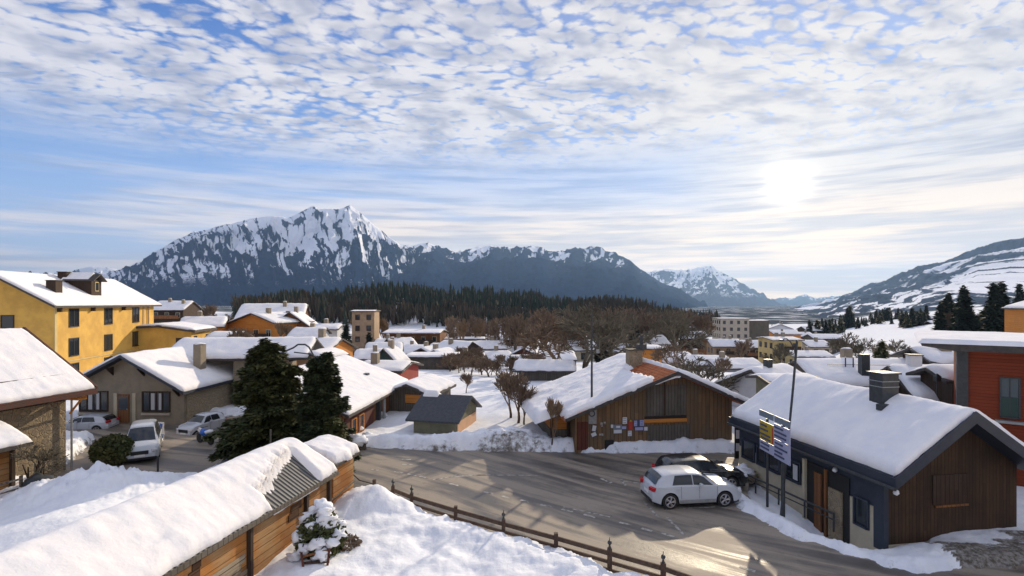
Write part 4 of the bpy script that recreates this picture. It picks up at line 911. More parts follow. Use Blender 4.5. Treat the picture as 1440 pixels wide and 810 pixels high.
for a_ in ((566, 486, 108, 85, 5, 3, 3, 'w', .4, 4.5, 'white gabled house in the town centre just left of the flat garages'),
           (594, 489, 100, 20, 5, 3, 3, 'd', .45, 4.5, 'dark wooden chalet peeping above the flat garages'),
           (640, 497, 92, 95, 5, 2.6, 2.6, 'd', .4, 4, 'low dark hut among the upper orchard trees'),
           (652, 486, 132, 80, 6.5, 3, 3, 'c', .35, 5, 'cream house behind the low dark hut by the orchard'),
           (678, 495, 104, 70, 5.5, 2.8, 2.8, 'w', .4, 4.2, 'pale house with lavender-white roof right of the low orchard hut'),
           (700, 488, 126, 92, 7, 3, 3, 'b', .35, 5, 'brown chalet in the middle of the brown bare trees'),
           (716, 501, 82, 88, 4.5, 2.4, 2.4, 'g', .35, 3.4, 'grey hut on the left of the long grey-green building'),
           (760, 494, 100, 88, 6, 3, 3, 'r', .35, 4.2, 'reddish house under the big spreading bare trees'),
           (775, 484, 135, 85, 8, 3.5, 3.5, 'g', .3, 5, 'grey farmhouse behind the big spreading bare trees'),
           (485, 470, 150, 86, 6, 3, 3, 'd', .4, 6, 'dark chalet tucked left of the tan apartment block'),
           (505, 492, 88, 78, 4, 2.5, 2.5, 'w', .4, 4, 'small white house at the foot of the tan apartment block'),
           (532, 477, 128, 88, 5, 3, 3, 'b', .35, 5, 'brown chalet between the tan apartment block and the modern chalet'),
           (610, 483, 120, 95, 6, 3, 3, 'd', .3, 4.5, 'dark low chalet right under the modern brown chalet'),
           (925, 496, 92, 80, 5.5, 3, 3, 'w', .4, 4, 'white cottage below the tall brown chalet with tilted roof'),
           (958, 500, 88, 100, 7, 3.2, 3.2, 'w', .3, 4, 'wide snow mound house among bare twigs right of the orange tiles'),
           (1000, 505, 84, 85, 7, 3, 3, 'w', .3, 4, 'snow-covered bungalow before the tan row of houses'),
           (1138, 470, 200, 92, 10, 4, 4, 'g', .3, 5, 'grey barn on the edge of the snow field behind the pale yellow house')):
    G(a_[10], a_[0], a_[1], a_[2], a_[3], a_[4], a_[5], a_[6], a_[7], a_[8], hgt=a_[9], snow=.38)
# ---------------------------------------------------------------- trees
def conifer_mesh(h, r, n, seed, needle='needle', quad=.30, full=.9, droop=.25, power=.8, gap=0., rough=.2):
    """trunk and a crown of many small needle sprays spread along drooping boughs"""
    rr = random.Random(seed); tk = MB(); p = Vector((0, 0, -.4))
    segs = 6
    for i in range(segs): q = Vector((rr.uniform(-.02, .02)*h, rr.uniform(-.02, .02)*h, h*(i+1)/segs*.97)) if i else Vector((0, 0, h/segs)); tk.tube(p, q, h*.026*(1-i/segs)+.02, h*.026*(1-(i+1)/segs)+.012, 6, False); p = q
    cr = MB(); z = h*(1-full); boughs = []
    while z < h*.985:
        t = (z-h*(1-full))/(h*full); rad = r*(1-t)**power*(1+rr.uniform(-rough, rough))+.05
        k = 5 if h < 3 else 7
        for i in range(k):
            if rr.random() < gap: continue
            a = rr.uniform(0, 6.283); rl = rad*rr.uniform(.6, 1.12)*(1+.25*math.sin(a*3+seed)*rough*2); boughs.append((z+rr.uniform(-.045, .03)*h, a, rl))
        z += h*.022+(1-t)*h*.008
    vs, fs = [], []
    tot = sum(b[2] for b in boughs)
    for (z, a, rl) in boughs:
        m = max(4, int(n*rl/tot)); ca, sa = math.cos(a), math.sin(a)
        for j in range(m):
            s = math.sqrt(rr.uniform(.02, 1)); d = rl*s; side = rr.gauss(0, .26)*rl*(1.15-s)+rr.uniform(-.05, .05)
            px_, py_ = ca*d-sa*side, sa*d+ca*side; pz = z-droop*d*(.5+.6*s)+rr.uniform(-.14, .14)*quad*4
            L = quad*rr.uniform(.6, 1.3); w = L*rr.uniform(.22, .42); b = a+rr.gauss(0, .7)
            ux = Vector((math.cos(b), math.sin(b), rr.uniform(-.7, .35))).normalized()*L; sd_ = Vector((-math.sin(b), math.cos(b), rr.uniform(-.6, .6))).normalized()*w
            c = Vector((px_, py_, pz)); kk = len(vs)
            vs += [tuple(c-ux*.3), tuple(c+ux*.2+sd_), tuple(c+ux), tuple(c+ux*.2-sd_)]; fs.append((kk, kk+1, kk+2, kk+3))
    cr.v = vs; cr.f = fs
    return tk, cr
def conifer(x, y, h, r, n, seed, label, group=None, name='conifer', z=None, needle='needle', **k):
    tk, cr = conifer_mesh(h, r, n, seed, **k)
    root = empty(name, (x, y, g1(x, y) if z is None else z), 0, label, 'tree', group)
    tk.build('trunk', M['trunk'], root); cr.build('crown', M[needle], root); return root
conifer(-14.0, 30.6, 6.6, 2.6, 76000, 1, 'broad bushy dark spruce between the parking area and the timber house', name='spruce', needle='needle_gold', quad=.24, full=.97, power=.50, droop=.12, rough=.3)
conifer(-9.75, 27.4, 6.0, 1.45, 62000, 2, 'dense narrow clipped-looking evergreen right of the broad spruce', name='thuja', needle='needle', quad=.20, full=.99, power=.36, droop=-.10, rough=.12)
conifer(-8.9, 26.6, 2.9, .9, 9000, 5, 'low dark evergreen bush in front of the narrow evergreen at the road edge', name='thuja', needle='needle_gold', quad=.2, full=.99, power=.5, droop=-.1, rough=.15)
# far and middle conifers: four shared shapes
proto = []
for i, (gp_, pw, rf_) in enumerate(((.05, .85, .25), (.15, .8, .35), (.08, .95, .3), (.3, .75, .4))):
    tk, cr = conifer_mesh(10, 2.0+.25*i, 1500, 30+i, quad=.85, full=.92, power=pw, gap=gp_, rough=rf_, droop=.35)
    proto.append((tk.mesh('trunk', M['trunk']), cr.mesh('crown', M['needle_far'] if i < 3 else M['needle_gold'])))
def stand(px, ybase, D, hpx, free=False):
    x = (px-720)/F*D; z0 = g1(x, D)-.15; n = hpx/F*D; top = H-(ybase-hpx-HY)/F*D
    return x, z0, n if free else min(max(top-z0, .75*n), 1.5*n)
def place_conifer(px, ybase, D, hpx, v, label, group=None, rot=None):
    x, z, h = stand(px, ybase, D, hpx)
    root = empty('fir_tree', (x, D, z-.1), rnd.uniform(0, 6.28) if rot is None else rot, label, 'tree', group); s = h/10; root.scale = (s, s, s)
    for k in (0, 1):
        o = bpy.data.objects.new(('trunk', 'crown')[k], proto[v % 4][k]); C.objects.link(o); o.parent = root
LF = 'dark fir in the row along the foot of the far right slope'
for i in range(46):
    px = 1140+i*3.6+rnd.uniform(-2, 2); k = 1+.9*math.exp(-((px-1192)/9)**2)+.35*math.exp(-((px-1240)/14)**2); yb = 471-.05*(px-1140)-rnd.uniform(0, 4)
    place_conifer(px, yb, 330+rnd.uniform(-40, 60), rnd.uniform(13, 21)*k, i, 'dark fir in the '+('left third' if i < 13 else 'tallest middle' if i < 30 else 'right third')+' of the fir row below the far right slope', 'firs along the foot of the far right slope')
for i in range(14): place_conifer(1268+i*2.7+rnd.uniform(-1, 1), 462-i*.25, 260+rnd.uniform(-30, 40), rnd.uniform(18, 30), i, 'dark fir in the low clump left of the tall fir group', 'firs in the low clump on the right')
TF = 'dark fir in the dense group above the flat snowy roof on the right'
for i, (px, yb, hp) in enumerate(((1322, 466, 40), (1328, 467, 46), (1334, 465, 52), (1340, 467, 42), (1346, 466, 40), (1350, 468, 50), (1362, 468, 36), (1368, 469, 32), (1342, 469, 28), (1330, 470, 26), (1374, 470, 28), (1380, 469, 32), (1386, 468, 38), (1392, 467, 42), (1414, 468, 40), (1420, 470, 38), (1404, 470, 36), (1398, 466, 46))):
    place_conifer(px, yb, 125+(i % 5)*6, hp, i, TF, 'firs in the dense group on the right')
place_conifer(1356, 468, 118, 66, 0, 'tall single-topped fir in the middle of the right fir group')
place_conifer(1398, 468, 112, 70, 1, 'left one of the two tallest firs near the orange gable'); place_conifer(1408, 469, 114, 72, 2, 'right one of the two tallest firs near the orange gable')
place_conifer(1434, 440, 150, 40, 1, 'lone fir on the snowy slope above the orange gable')
place_conifer(1240, 541, 62, 64, 3, 'open drooping larch dusted with snow behind the dark chalet chimney'); place_conifer(1232, 540, 66, 46, 3, 'smaller drooping larch left of the big one behind the chalet chimney')
place_conifer(1165, 531, 52, 18, 0, 'tiny dark fir beside the roof rail behind the dark chalet')
place_conifer(487, 481, 96, 38, 0, 'dark fir standing before the tan apartment block'); place_conifer(519, 500, 100, 32, 1, 'dark fir right below the tan apartment block')
place_conifer(212, 452, 110, 26, 2, 'dark fir cluster tree just right of the yellow building, upper one'); place_conifer(222, 456, 108, 20, 0, 'short dark fir right of the yellow building, lower one')
place_conifer(290, 436, 170, 12, 0, 'small fir between the brown chalet and the dark red chalet')
place_conifer(455, 452, 150, 28, 2, 'fir at the right gable of the large dark red chalet'); place_conifer(468, 454, 160, 24, 1, 'shorter fir right of the large dark red chalet')
place_conifer(848, 500, 78, 44, 1, 'dark fir behind the barn ridge left of its chimney'); place_conifer(893, 476, 110, 40, 0, 'dark fir rising behind the barn chimney'); place_conifer(560, 500, 90, 14, 2, 'tiny fir between the town roofs')

def bare_mesh(h, seed, spread=.55, levels=5, kids=3, thick=.022, upright=.35, twig_w=.02, trunk_h=.25):
    rr = random.Random(seed); tk = MB(); cr = MB()
    def grow(p, d, L, r, lv):
        q = p; steps = 2; dd = d.copy()
        for s in range(steps):
            dd = (dd+Vector((rr.gauss(0, .13), rr.gauss(0, .13), rr.gauss(0, .06)+upright*.08))).normalized(); n = q+dd*L/steps
            r1 = r*(1-.3*(s+1)/steps); (tk if lv == 0 else cr).tube(q, n, r*(1-.3*s/steps), r1, 5 if lv < 2 else 3, False); q = n
        if lv >= levels: return
        for i in range(kids+(lv > 1)):
            ax = dd.orthogonal().normalized(); ax.rotate(Matrix.Rotation(rr.uniform(0, 6.283), 3, dd)); nd = (dd+ax*rr.uniform(.35, 1.0)*spread*1.6+Vector((0, 0, upright*.35))).normalized()
            st = q if i < 2 else p.lerp(q, rr.uniform(.5, .95))
            grow(st, nd, L*rr.uniform(.68, .93), max(r*.55, twig_w*.35), lv+1)
    grow(Vector((0, 0, -.2)), Vector((0, 0, 1)), h*trunk_h, h*thick, 0)
    top = max(v[2] for v in cr.v); k = 8.2/top
    tk.v = [(a*k, b*k, c*k) for a, b, c in tk.v]; cr.v = [(a*k, b*k, c*k) for a, b, c in cr.v]
    return tk, cr
BT = []
for i, (m, sp, up) in enumerate((('twig', .5, .5), ('twig_grey', .65, .3), ('twig_pale', .35, .9), ('twig', .8, .2))):
    tk, cr = bare_mesh(8, 60+i, sp, 5, 3, .022, up, .12, .2); BT.append((tk.mesh('trunk', M['trunk']), cr.mesh('crown', M[m])))
def bare(px, ybase, D, hpx, v, label, group=None, sx=1.):
    x, z, h = stand(px, ybase, D, hpx, bool(group) and 'orchard' in group)
    root = empty('bare_tree', (x, D, z), rnd.uniform(0, 6.28), label, 'tree', group); s = h/8.2; root.scale = (s*sx, s*sx, s)
    for k in (0, 1):
        o = bpy.data.objects.new(('trunk', 'crown')[k], BT[v][k]); C.objects.link(o); o.parent = root
WL = 'bare brown tree in the wood edge between the town and the forest'
for i in range(66):
    px = 628+i*5.3+rnd.uniform(-4, 4); hp = rnd.uniform(34, 52) if px < 760 else rnd.uniform(42, 66)
    bare(px, 500-rnd.uniform(0, 14), 160+rnd.uniform(-55, 70), hp, (0, 2, 0, 3)[i % 4] if px < 760 else (1, 0, 3, 1)[i % 4], (('slender', 'tan', 'brown', 'broad-crowned')[i % 4])+' bare tree in the wood edge '+('above the orchard trees' if px < 700 else 'behind the long grey-green building' if px < 780 else 'behind the barn roof and its chimney' if px < 900 else 'left of the grey-beige apartment block'), 'bare trees of the wood edge behind the town', .62 if px < 760 else 1.)
for i in range(7): bare(505+i*5+rnd.uniform(-1, 1), 476, 150, 34+rnd.uniform(-4, 8), 2, 'pale brown poplar around the tan apartment block', 'pale poplars by the tan apartment block', .6)
OL = 'small brown orchard tree on the snow below the town centre'
for i in range(44): bare(625+rnd.uniform(0, 140), 548-rnd.uniform(0, 34), 66+rnd.uniform(-3, 28), rnd.uniform(18, 30), (0, 3)[i % 2], (('upright ', 'spreading ')[i % 2])+OL, 'brown orchard trees below the town centre', 1.25)
big, _ = 0, 0
bare(822, 520, 62, 92, 1, 'largest spreading bare tree behind the left slope of the barn roof', sx=1.25); bare(785, 520, 66, 74, 3, 'spreading bare tree left of the largest one behind the barn', sx=1.1); bare(858, 512, 70, 78, 1, 'tall bare tree close to the barn chimney', sx=1.1)
bare(975, 560, 46, 62, 1, 'bare twiggy tree behind the right slope of the barn roof', sx=1.2); bare(1010, 552, 56, 52, 0, 'bare tree behind the barn eave at its right end'); bare(945, 530, 66, 48, 3, 'low bare tree just right of the orange tiles'); bare(1045, 520, 90, 44, 0, 'bare tree in front of the tan row of houses'); bare(1098, 522, 84, 40, 1, 'bare tree before the tall yellow house')
bare(728, 600, 38.5, 84, 0, 'slender multi-stemmed bare tree on the snow left of the barn'); bare(718, 592, 40, 72, 2, 'thin bare tree leaning behind the multi-stemmed one'); bare(738, 601, 38, 58, 0, 'smallest thin tree left of the barn corner')
bare(655, 566, 50, 44, 0, 'young bare tree alone on the snow field')
bare(776, 634, 32.9, 78, 2, 'pale birch twigs rising in front of the barn annex roof', sx=.6)
bare(1191, 512, 78, 46, 1, 'leftmost thin bare tree on the snowy field on the right'); bare(1216, 514, 78, 40, 1, 'second thin bare tree on the snowy field on the right'); bare(1262, 520, 74, 44, 1, 'thin bare tree right of the drooping larch')
bare(1228, 522, 70, 38, 0, 'thin bare tree touching the drooping larch on its left')
bare(372, 500, 62, 36, 1, 'pale frosted bare tree above the broad spruce', sx=1.3); bare(352, 492, 74, 40, 0, 'brown bare tree behind the broad spruce top', sx=1.2); bare(330, 470, 92, 28, 3, 'brown bare tree before the snowy chalet with orange wall'); bare(400, 478, 96, 34, 2, 'bare tree at the dark red cross gable')
bare(1292, 508, 52, 30, 0, 'bare shrub beside the dark cabin roof', sx=1.4); bare(1330, 466, 130, 30, 0, 'brown bare tree inside the right fir group'); bare(46, 660, 24.5, 40, 1, 'thin bare shrub at the stone barn wall', sx=1.1)
for i in range(10): bare(230+i*18+rnd.uniform(-5, 5), 450, 190, rnd.uniform(14, 26), (0, 1)[i % 2], 'small bare tree far behind the left chalets', 'bare trees behind the left chalets')

# shrubs
def shrub(name, c, r, n, seed, label, m='needle_gold', sz=.8, q=.14):
    rr = random.Random(seed); root = empty(name, c, 0, label, 'shrub'); mb = MB(); st = MB()
    for i in range(9):
        a = rr.uniform(0, 6.28); st.tube((0, 0, -.2), (math.cos(a)*r*.6, math.sin(a)*r*.6, r*sz*rr.uniform(.9, 1.5)), .03, .01, 4, False)
    for i in range(n):
        d = Vector((rr.gauss(0, 1), rr.gauss(0, 1), rr.gauss(0, 1))).normalized()*r*rr.uniform(.55, 1.05); d.z = d.z*sz+r*sz
        a = Vector((rr.gauss(0, 1), rr.gauss(0, 1), rr.gauss(0, 1))).normalized(); b = a.orthogonal().normalized(); k = len(mb.v); a *= q; b *= q*.35
        mb.v += [tuple(d-a*.4), tuple(d+b), tuple(d+a), tuple(d-b)]; mb.f.append((k, k+1, k+2, k+3))
    st.build('stem', M['trunk'], root); mb.build('foliage', M[m], root); return root
shrub('shrub', gp(158, 655, 0)+Vector((0, 0, .1)), 1.0, 5200, 4, 'round olive-green shrub beside the white van', q=.16)
shrub('shrub', Vector((-11.6, 27.4, 0)), .7, 1600, 6, 'low dark shrub at the foot of the two evergreens', 'needle')
sn = shrub('snowy_shrub', Vector((-6.55, 18.2, .3)), .80, 2200, 9, 'evergreen shrub loaded with lumps of snow against the shed wall', sz=1.05, q=.16)
rr = random.Random(5)
for i, (x, y, z, r) in enumerate(((-.35, .2, 1.55, .36), (-.05, .35, 1.75, .33), (.25, -.1, 1.45, .34), (.5, .15, 1.25, .30), (.15, -.55, .95, .30), (.32, -.75, .62, .28), (-.55, -.35, 1.05, .27), (-.65, -.6, .5, .22), (.72, -.2, 1.1, .22), (-.15, -.3, 1.35, .26), (.55, -.45, .95, .26), (-.3, -.7, .8, .22), (.1, .0, 1.75, .24), (-.6, .1, 1.2, .24))):
    MB().blob((x, y, z), r, i, .75, 14, 10, .5).build('snow_lump', M['snowclump'], sn, smooth=True)
# ---------------------------------------------------------------- vehicles
def car(name, label, cat, x, y, head, L=4.2, W=1.8, top=None, belt=None, wb=2.55, wr_=.34, paint='carwhite', win=None, ws=None, rw=None, arch=.06, z=.03, group=None, foff=-.06):
    """head: heading in degrees from +Y clockwise. local +y is forward"""
    root = empty(name, (x, y, z), -R(head), label, cat, group)
    ys = np.linspace(-L/2, L/2, 85); T_ = np.array(top); B_ = np.array(belt)
    zt = lambda v: float(np.interp(v/L+.5, T_[:, 0], T_[:, 1])); zb_ = lambda v: min(float(np.interp(v/L+.5, B_[:, 0], B_[:, 1])), zt(v)-.015)
    def wid(v):
        q = abs(v)/(L/2); return W/2*(1-.20*max(0, (q-.72)/.28)**2.2)
    wy = (-wb/2+foff, wb/2+foff)
    def bot(v):
        b = .24+.10*max(0, (abs(v)/(L/2)-.85)/.15)
        for c in wy:
            r = wr_+arch; d = abs(v-c)
            if d < r: b = max(b, wr_+math.sqrt(r*r-d*d))
        return b
    def ring(v):
        w = wid(v); b = bot(v); be = zb_(v); t = zt(v); hh = t-be
        wr2 = w*.90-.30*max(0, hh)-.02*(hh > .1); m = max(b+.02, .62); be = max(be, m+.03)
        return [(w*.985, b), (w+.012, max(b+.01, .45)), (w+.01, m), (w*.985, be), (w*.95, be+.02), ((w*.95+wr2)/2+.012, be+.02+(t-be)*.48), (wr2+.015, t-.045-.0*hh), (wr2*.86, t-.008), (wr2*.45, t+.012), (0, t+.018)]
    n = 10; vs = []; fs = []
    for v in ys:
        rg = ring(v)
        vs += [(-p[0], v, p[1]) for p in rg]+[(p[0], v, p[1]) for p in rg[-2::-1]]
    m = 2*n-1
    for i in range(len(ys)-1):
        for k in range(m-1): fs.append((i*m+k, i*m+k+1, (i+1)*m+k+1, (i+1)*m+k))
    fs.append(tuple(range(m))); fs.append(tuple(range((len(ys)-1)*m, len(ys)*m))[::-1])
    body = MB().add(vs, fs).build('body', M[paint], root, smooth=True)
    em = body.modifiers.new('e', 'EDGE_SPLIT'); em.split_angle = R(40)
    MB().box(-W/2+.12, W/2-.12, -L/2+.15, L/2-.15, .17, .55).build('underbody', M['black'], root)
    # rubber sill
    def strip(nm, a, b, k0, k1, mt, off=.012, sides=(-1, 1), nn=16, par=None):
        for s in sides:
            vv, ff = [], []
            for i in range(nn+1):
                v = a(0)+(b(0)-a(0))*i/nn if callable(a) else a+(b-a)*i/nn
                rg = ring(v)
                def P(kf, v=v, rg=rg):
                    i0 = int(kf); f = kf-i0; p, q = rg[i0], rg[min(i0+1, 9)]; return (p[0]+(q[0]-p[0])*f, p[1]+(q[1]-p[1])*f)
                for kf in (k0, (k0+k1)/2, k1):
                    p = P(kf); vv.append((s*(p[0]+off), v, p[1]+off*.3))
            for i in range(nn):
                for k in (0, 1): ff.append((i*3+k, i*3+k+1, (i+1)*3+k+1, (i+1)*3+k))
            MB().add(vv, ff).build(nm, M[mt], par or root, smooth=True)
    strip('sill', wy[0]+wr_+arch+.03, wy[1]-wr_-arch-.03, .0, .75, 'black' if paint == 'carblack' else 'galv', .01)
    # side glass
    for (a, b, sl0, sl1) in win:
        for s in (-1, 1):
            vv, ff = [], []; nn = 14
            for i in range(nn+1):
                f = i/nn; out = []
                for g in (0., .5, 1.):
                    v = (a+(sl0-a)*g)+((b+(sl1-b)*g)-(a+(sl0-a)*g))*f; v *= L; rg = ring(v); kf = 4.18+1.62*g; i0 = int(kf); ff_ = kf-i0; p, q = rg[i0], rg[min(i0+1, 9)]
                    out.append((s*(p[0]+(q[0]-p[0])*ff_+.012), v, p[1]+(q[1]-p[1])*ff_))
                vv += out
            for i in range(nn):
                for k in (0, 1): ff.append((i*3+k, i*3+k+1, (i+1)*3+k+1, (i+1)*3+k))
            MB().add(vv, ff).build('side_window', M['glass'], root, smooth=True)
    for nm, (a, b) in (('windscreen', ws), ('rear_window', rw)):
        vv, ff = [], []; nn = 10
        for i in range(nn+1):
            v = (a+(b-a)*i/nn)*L; rg = ring(v); w = rg[6][0]*.97
            for kx in range(7):
                x_ = w*(kx/3-1)*(.96-.0*i); t = zt(v); zc = t-.01+.028*(1-abs(kx/3-1)**2); vv.append((x_, v+(.02 if nm == 'windscreen' else -.02), zc+.012))
        for i in range(nn):
            for k in range(6): ff.append((i*7+k, i*7+k+1, (i+1)*7+k+1, (i+1)*7+k))
        MB().add(vv, ff).build(nm, M['glass'], root, smooth=True)
    for s in (-1, 1):
        for c in wy:
            w = empty('wheel', (s*(W/2-.11), c, wr_), 0); w.parent = root
            MB().tube((-.11, 0, 0), (.11, 0, 0), wr_, wr_, 28).build('tyre', M['rubber'], w, bevel=.02)
            rm = MB().tube((s*.085, 0, 0), (s*.118, 0, 0), wr_*.20, wr_*.18, 12)
            for k in range(5):
                a = k*2*math.pi/5; rm.tube((s*.105, 0, 0), (s*.112, math.cos(a)*wr_*.66, math.sin(a)*wr_*.66), .045, .03, 6)
                a2 = a+.35; rm.tube((s*.105, math.cos(a)*wr_*.2, math.sin(a)*wr_*.2), (s*.112, math.cos(a2)*wr_*.66, math.sin(a2)*wr_*.66), .02, .018, 5)
            for k in range(20):
                a, b = k*math.pi/10, (k+1)*math.pi/10; rm.tube((s*.112, math.cos(a)*wr_*.67, math.sin(a)*wr_*.67), (s*.112, math.cos(b)*wr_*.67, math.sin(b)*wr_*.67), .022, .022, 5)
            rm.build('rim', M['rim'], w)
        wv = wid(-L/2+.12)
        MB().obox((s*(wv-.15), -L/2+.03, .86), .34, .16, .17, rz=s*.35).build('tail_light', M['tail'], root, bevel=.03)
        MB().obox((s*(wid(L/2-.15)-.13), L/2-.10, .68), .30, .20, .15, rz=-s*.45, rx=.25).build('headlight', M['lens'], root, bevel=.03)
        v = ws[0]*L+.02 if ws[0] < ws[1] else ws[1]*L; rg = ring(v-.25)
        mir = MB().obox((s*(W/2+.10), v-.22, rg[4][1]+.08), .20, .12, .14).build('wing_mirror', M[paint], root, bevel=.03)
        for (dy) in (wb*.02, -wb*.36):
            MB().obox((s*(W/2+.018), dy+foff, .86), .02, .17, .025).build('door_handle', M[paint], root)
        for (v0) in (wb*.36, wb*.03, -wb*.30):
            pp = [(s*(ring(v0+foff)[k][0]+.004), v0+foff, ring(v0+foff)[k][1]) for k in (1, 2, 3)]
            MB().path(pp, .006, 4).build('door_gap', M['black'], root)
    MB().obox((0, -L/2-.005, .60), .50, .02, .11).build('number_plate', M['plate'], root); MB().obox((0, L/2+.005, .45), .50, .02, .11).build('number_plate', M['plate'], root)
    MB().obox((0, L/2-.02, .60), .85, .06, .22).build('grille', M['black'], root, bevel=.02); MB().obox((0, -L/2+.01, .33), W*.72, .08, .14).build('bumper', M['black'], root, bevel=.02)
    return root
TOPS = [(0, .62), (.012, .90), (.035, 1.02), (.075, 1.28), (.125, 1.44), (.22, 1.505), (.40, 1.525), (.52, 1.49), (.60, 1.36), (.705, 1.04), (.74, 1.00), (.88, .93), (.96, .82), (.99, .66), (1, .50)]
BELT = [(0, .60), (.05, .98), (.3, .99), (.7, .95), (.9, .88), (1, .5)]
car('parked_car', 'white compact crossover parked beside the black car, its tail to the road', 'car', 8.22, 24.62, 83, top=TOPS, belt=BELT, win=[(-.29, -.065, -.25, -.065), (-.055, .165, -.055, .075)], ws=(.20, .065), rw=(-.462, -.385))
car('parked_car', 'black car half hidden behind the white crossover', 'car', 9.35, 26.65, 83, L=4.3, paint='carblack', top=TOPS, belt=BELT, win=[(-.29, -.065, -.25, -.065), (-.055, .165, -.055, .075)], ws=(.20, .065), rw=(-.462, -.385))
VAN = [(0, .70), (.01, 1.0), (.03, 1.45), (.06, 1.72), (.2, 1.80), (.45, 1.82), (.56, 1.76), (.66, 1.50), (.80, 1.10), (.86, 1.04), (.95, .92), (.985, .74), (1, .55)]
car('parked_van', 'white people carrier facing the camera in the parking area', 'van', -22.3, 32.2, 149, L=4.5, W=1.85, top=VAN, belt=[(0, .6), (.05, 1.02), (.7, .98), (.9, .85), (1, .5)], win=[(-.42, -.15, -.40, -.15), (-.13, .10, -.13, .08), (.12, .235, .10, .13)], ws=(.30, .09), rw=(-.475, -.455))
car('parked_car', 'small white hatchback seen end-on by the stone side wall of the grey-brown house', 'car', -22.3, 38.4, 198, L=3.1, W=1.5, wb=2.3, wr_=.29, top=TOPS, belt=BELT, win=[(-.29, -.065, -.25, -.065), (-.055, .165, -.055, .075)], ws=(.20, .065), rw=(-.462, -.385), z=-.35)
car('parked_car', 'low white car in shade before the left window of the grey-brown house', 'car', -31.4, 39.2, 262, L=3.9, W=1.7, wb=2.4, wr_=.3, top=[(a, b*.85) for a, b in TOPS], belt=[(a, b*.85) for a, b in BELT], win=[(-.29, -.065, -.25, -.065), (-.055, .165, -.055, .075)], ws=(.20, .065), rw=(-.462, -.385), z=-.35)
# motorbike and advertising board in the parking area
mo = empty('motorbike', (-19.9, 34.6, .03), R(60), 'small blue and white motorbike standing in the parking area', 'motorbike')
for y in (-.6, .6): MB().tube((-.06, y, .3), (.06, y, .3), .3, .3, 18).build('wheel', M['rubber'], mo)
MB().blob((0, .05, .72), .34, 3, .7).build('tank', M['blue'], mo, smooth=True); MB().blob((0, -.45, .82), .30, 5, .45).build('seat', M['white'], mo, smooth=True)
MB().obox((0, .55, .80), .16, .35, .22, rx=.3).build('front_fairing', M['white'], mo); MB().path([(-.35, .3, 1.02), (0, .42, .98), (.35, .3, 1.02)], .02).build('handlebar', M['black'], mo); MB().obox((0, 0, .42), .22, .5, .3).build('engine', M['galv'], mo)
ab = empty('advertising_board', (-23.35, 35.4, .03), R(-12), 'narrow blue and white advertising board behind the white people carrier', 'sign')
MB().obox((0, 0, .62), .58, .05, 1.2).build('panel', M['white'], ab, bevel=.02); MB().box(-.26, .26, -.04, -.027, .08, .42).build('blue_field', M['blue'], ab)
MB().prism([(-.2, .5), (.1, .55), (.22, 1.1), (.02, 1.14)], -.036, -.027).build('blue_figure', M['blue'], ab)

# ---------------------------------------------------------------- lamps, signs, fence
def wob(n=0): return None
lp = empty('street_lamp', (4.9, 32.75, .1), 0, 'tall dark lamp post standing before the board barn front', 'street lamp')
MB().tube((0, 0, -.2), (0, 0, 8.35), .085, .05, 10).build('pole', M['metal'], lp); MB().path([(0, 0, 6.9), (.18, -.05, 7.1), (.34, -.08, 7.0), (.36, -.1, 6.2)], .03).build('arm', M['metal'], lp)
MB().obox((.36, -.1, 6.1), .16, .16, .22).build('lamp_head', M['galv'], lp)
b = MB().obox((-.02, -.14, 2.15), .58, .05, .98).build('sign_board', M['galv'], lp, bevel=.02); 
rg = MB(); [rg.tube((.17*math.cos(i*.524)-.02, -.175, 2.3+.17*math.sin(i*.524)), (.17*math.cos((i+1)*.524)-.02, -.175, 2.3+.17*math.sin((i+1)*.524)), .035, .035, 5) for i in range(12)]; rg.build('sign_emblem', M['ink'], b)
MB().obox((.10, -.14, 1.25), .40, .04, .75).build('notice_panel', M['wood_grey'], lp); MB().obox((.12, -.165, 1.40), .22, .01, .34, ry=.2).build('notice', M['paper'], lp); MB().obox((.10, -.168, 1.02), .30, .01, .22, ry=-.4).build('notice', M['paper'], lp)
l2 = empty('street_lamp', (11.95, 23.7, -.1), 0, 'thin leaning lamp post with curved arm beside the dark chalet', 'street lamp')
MB().path([(0, 0, -.2), (.32, 0, 3.2), (.55, 0, 5.6), (.72, 0, 7.62)], .052, 8).build('pole', M['metal'], l2)
MB().path([(.66, 0, 6.9), (.58, 0, 7.25), (.42, 0, 7.55), (.25, 0, 7.68), (.1, 0, 7.66)], .025, 6).build('arm', M['metal'], l2); MB().obox((.02, 0, 7.62), .2, .1, .06).build('lamp_head', M['metal'], l2)
l3 = empty('street_lamp', tuple(Vector((at(441, 545, 41).x, 41, g1(-15, 41)))), 0, 'dark arched twin-curve lamp above the narrow evergreen', 'street lamp')
zt_ = at(441, 500, 41).z-l3.location.z
MB().path([(0, 0, -.2), (0, 0, zt_), (-.35, 0, zt_+.65), (-.65, 0, zt_+.85), (-1.2, 0, zt_+.85), (-1.55, 0, zt_+.6), (-2.6, 0, zt_+.15)], .065, 6).build('pole', M['metal'], l3); MB().path([(-.15, 0, zt_+.1), (-1.5, 0, zt_+.25)], .05, 5).build('arm', M['metal'], l3); MB().obox((-2.7, 0, zt_+.1), .5, .18, .1).build('lamp_head', M['metal'], l3)
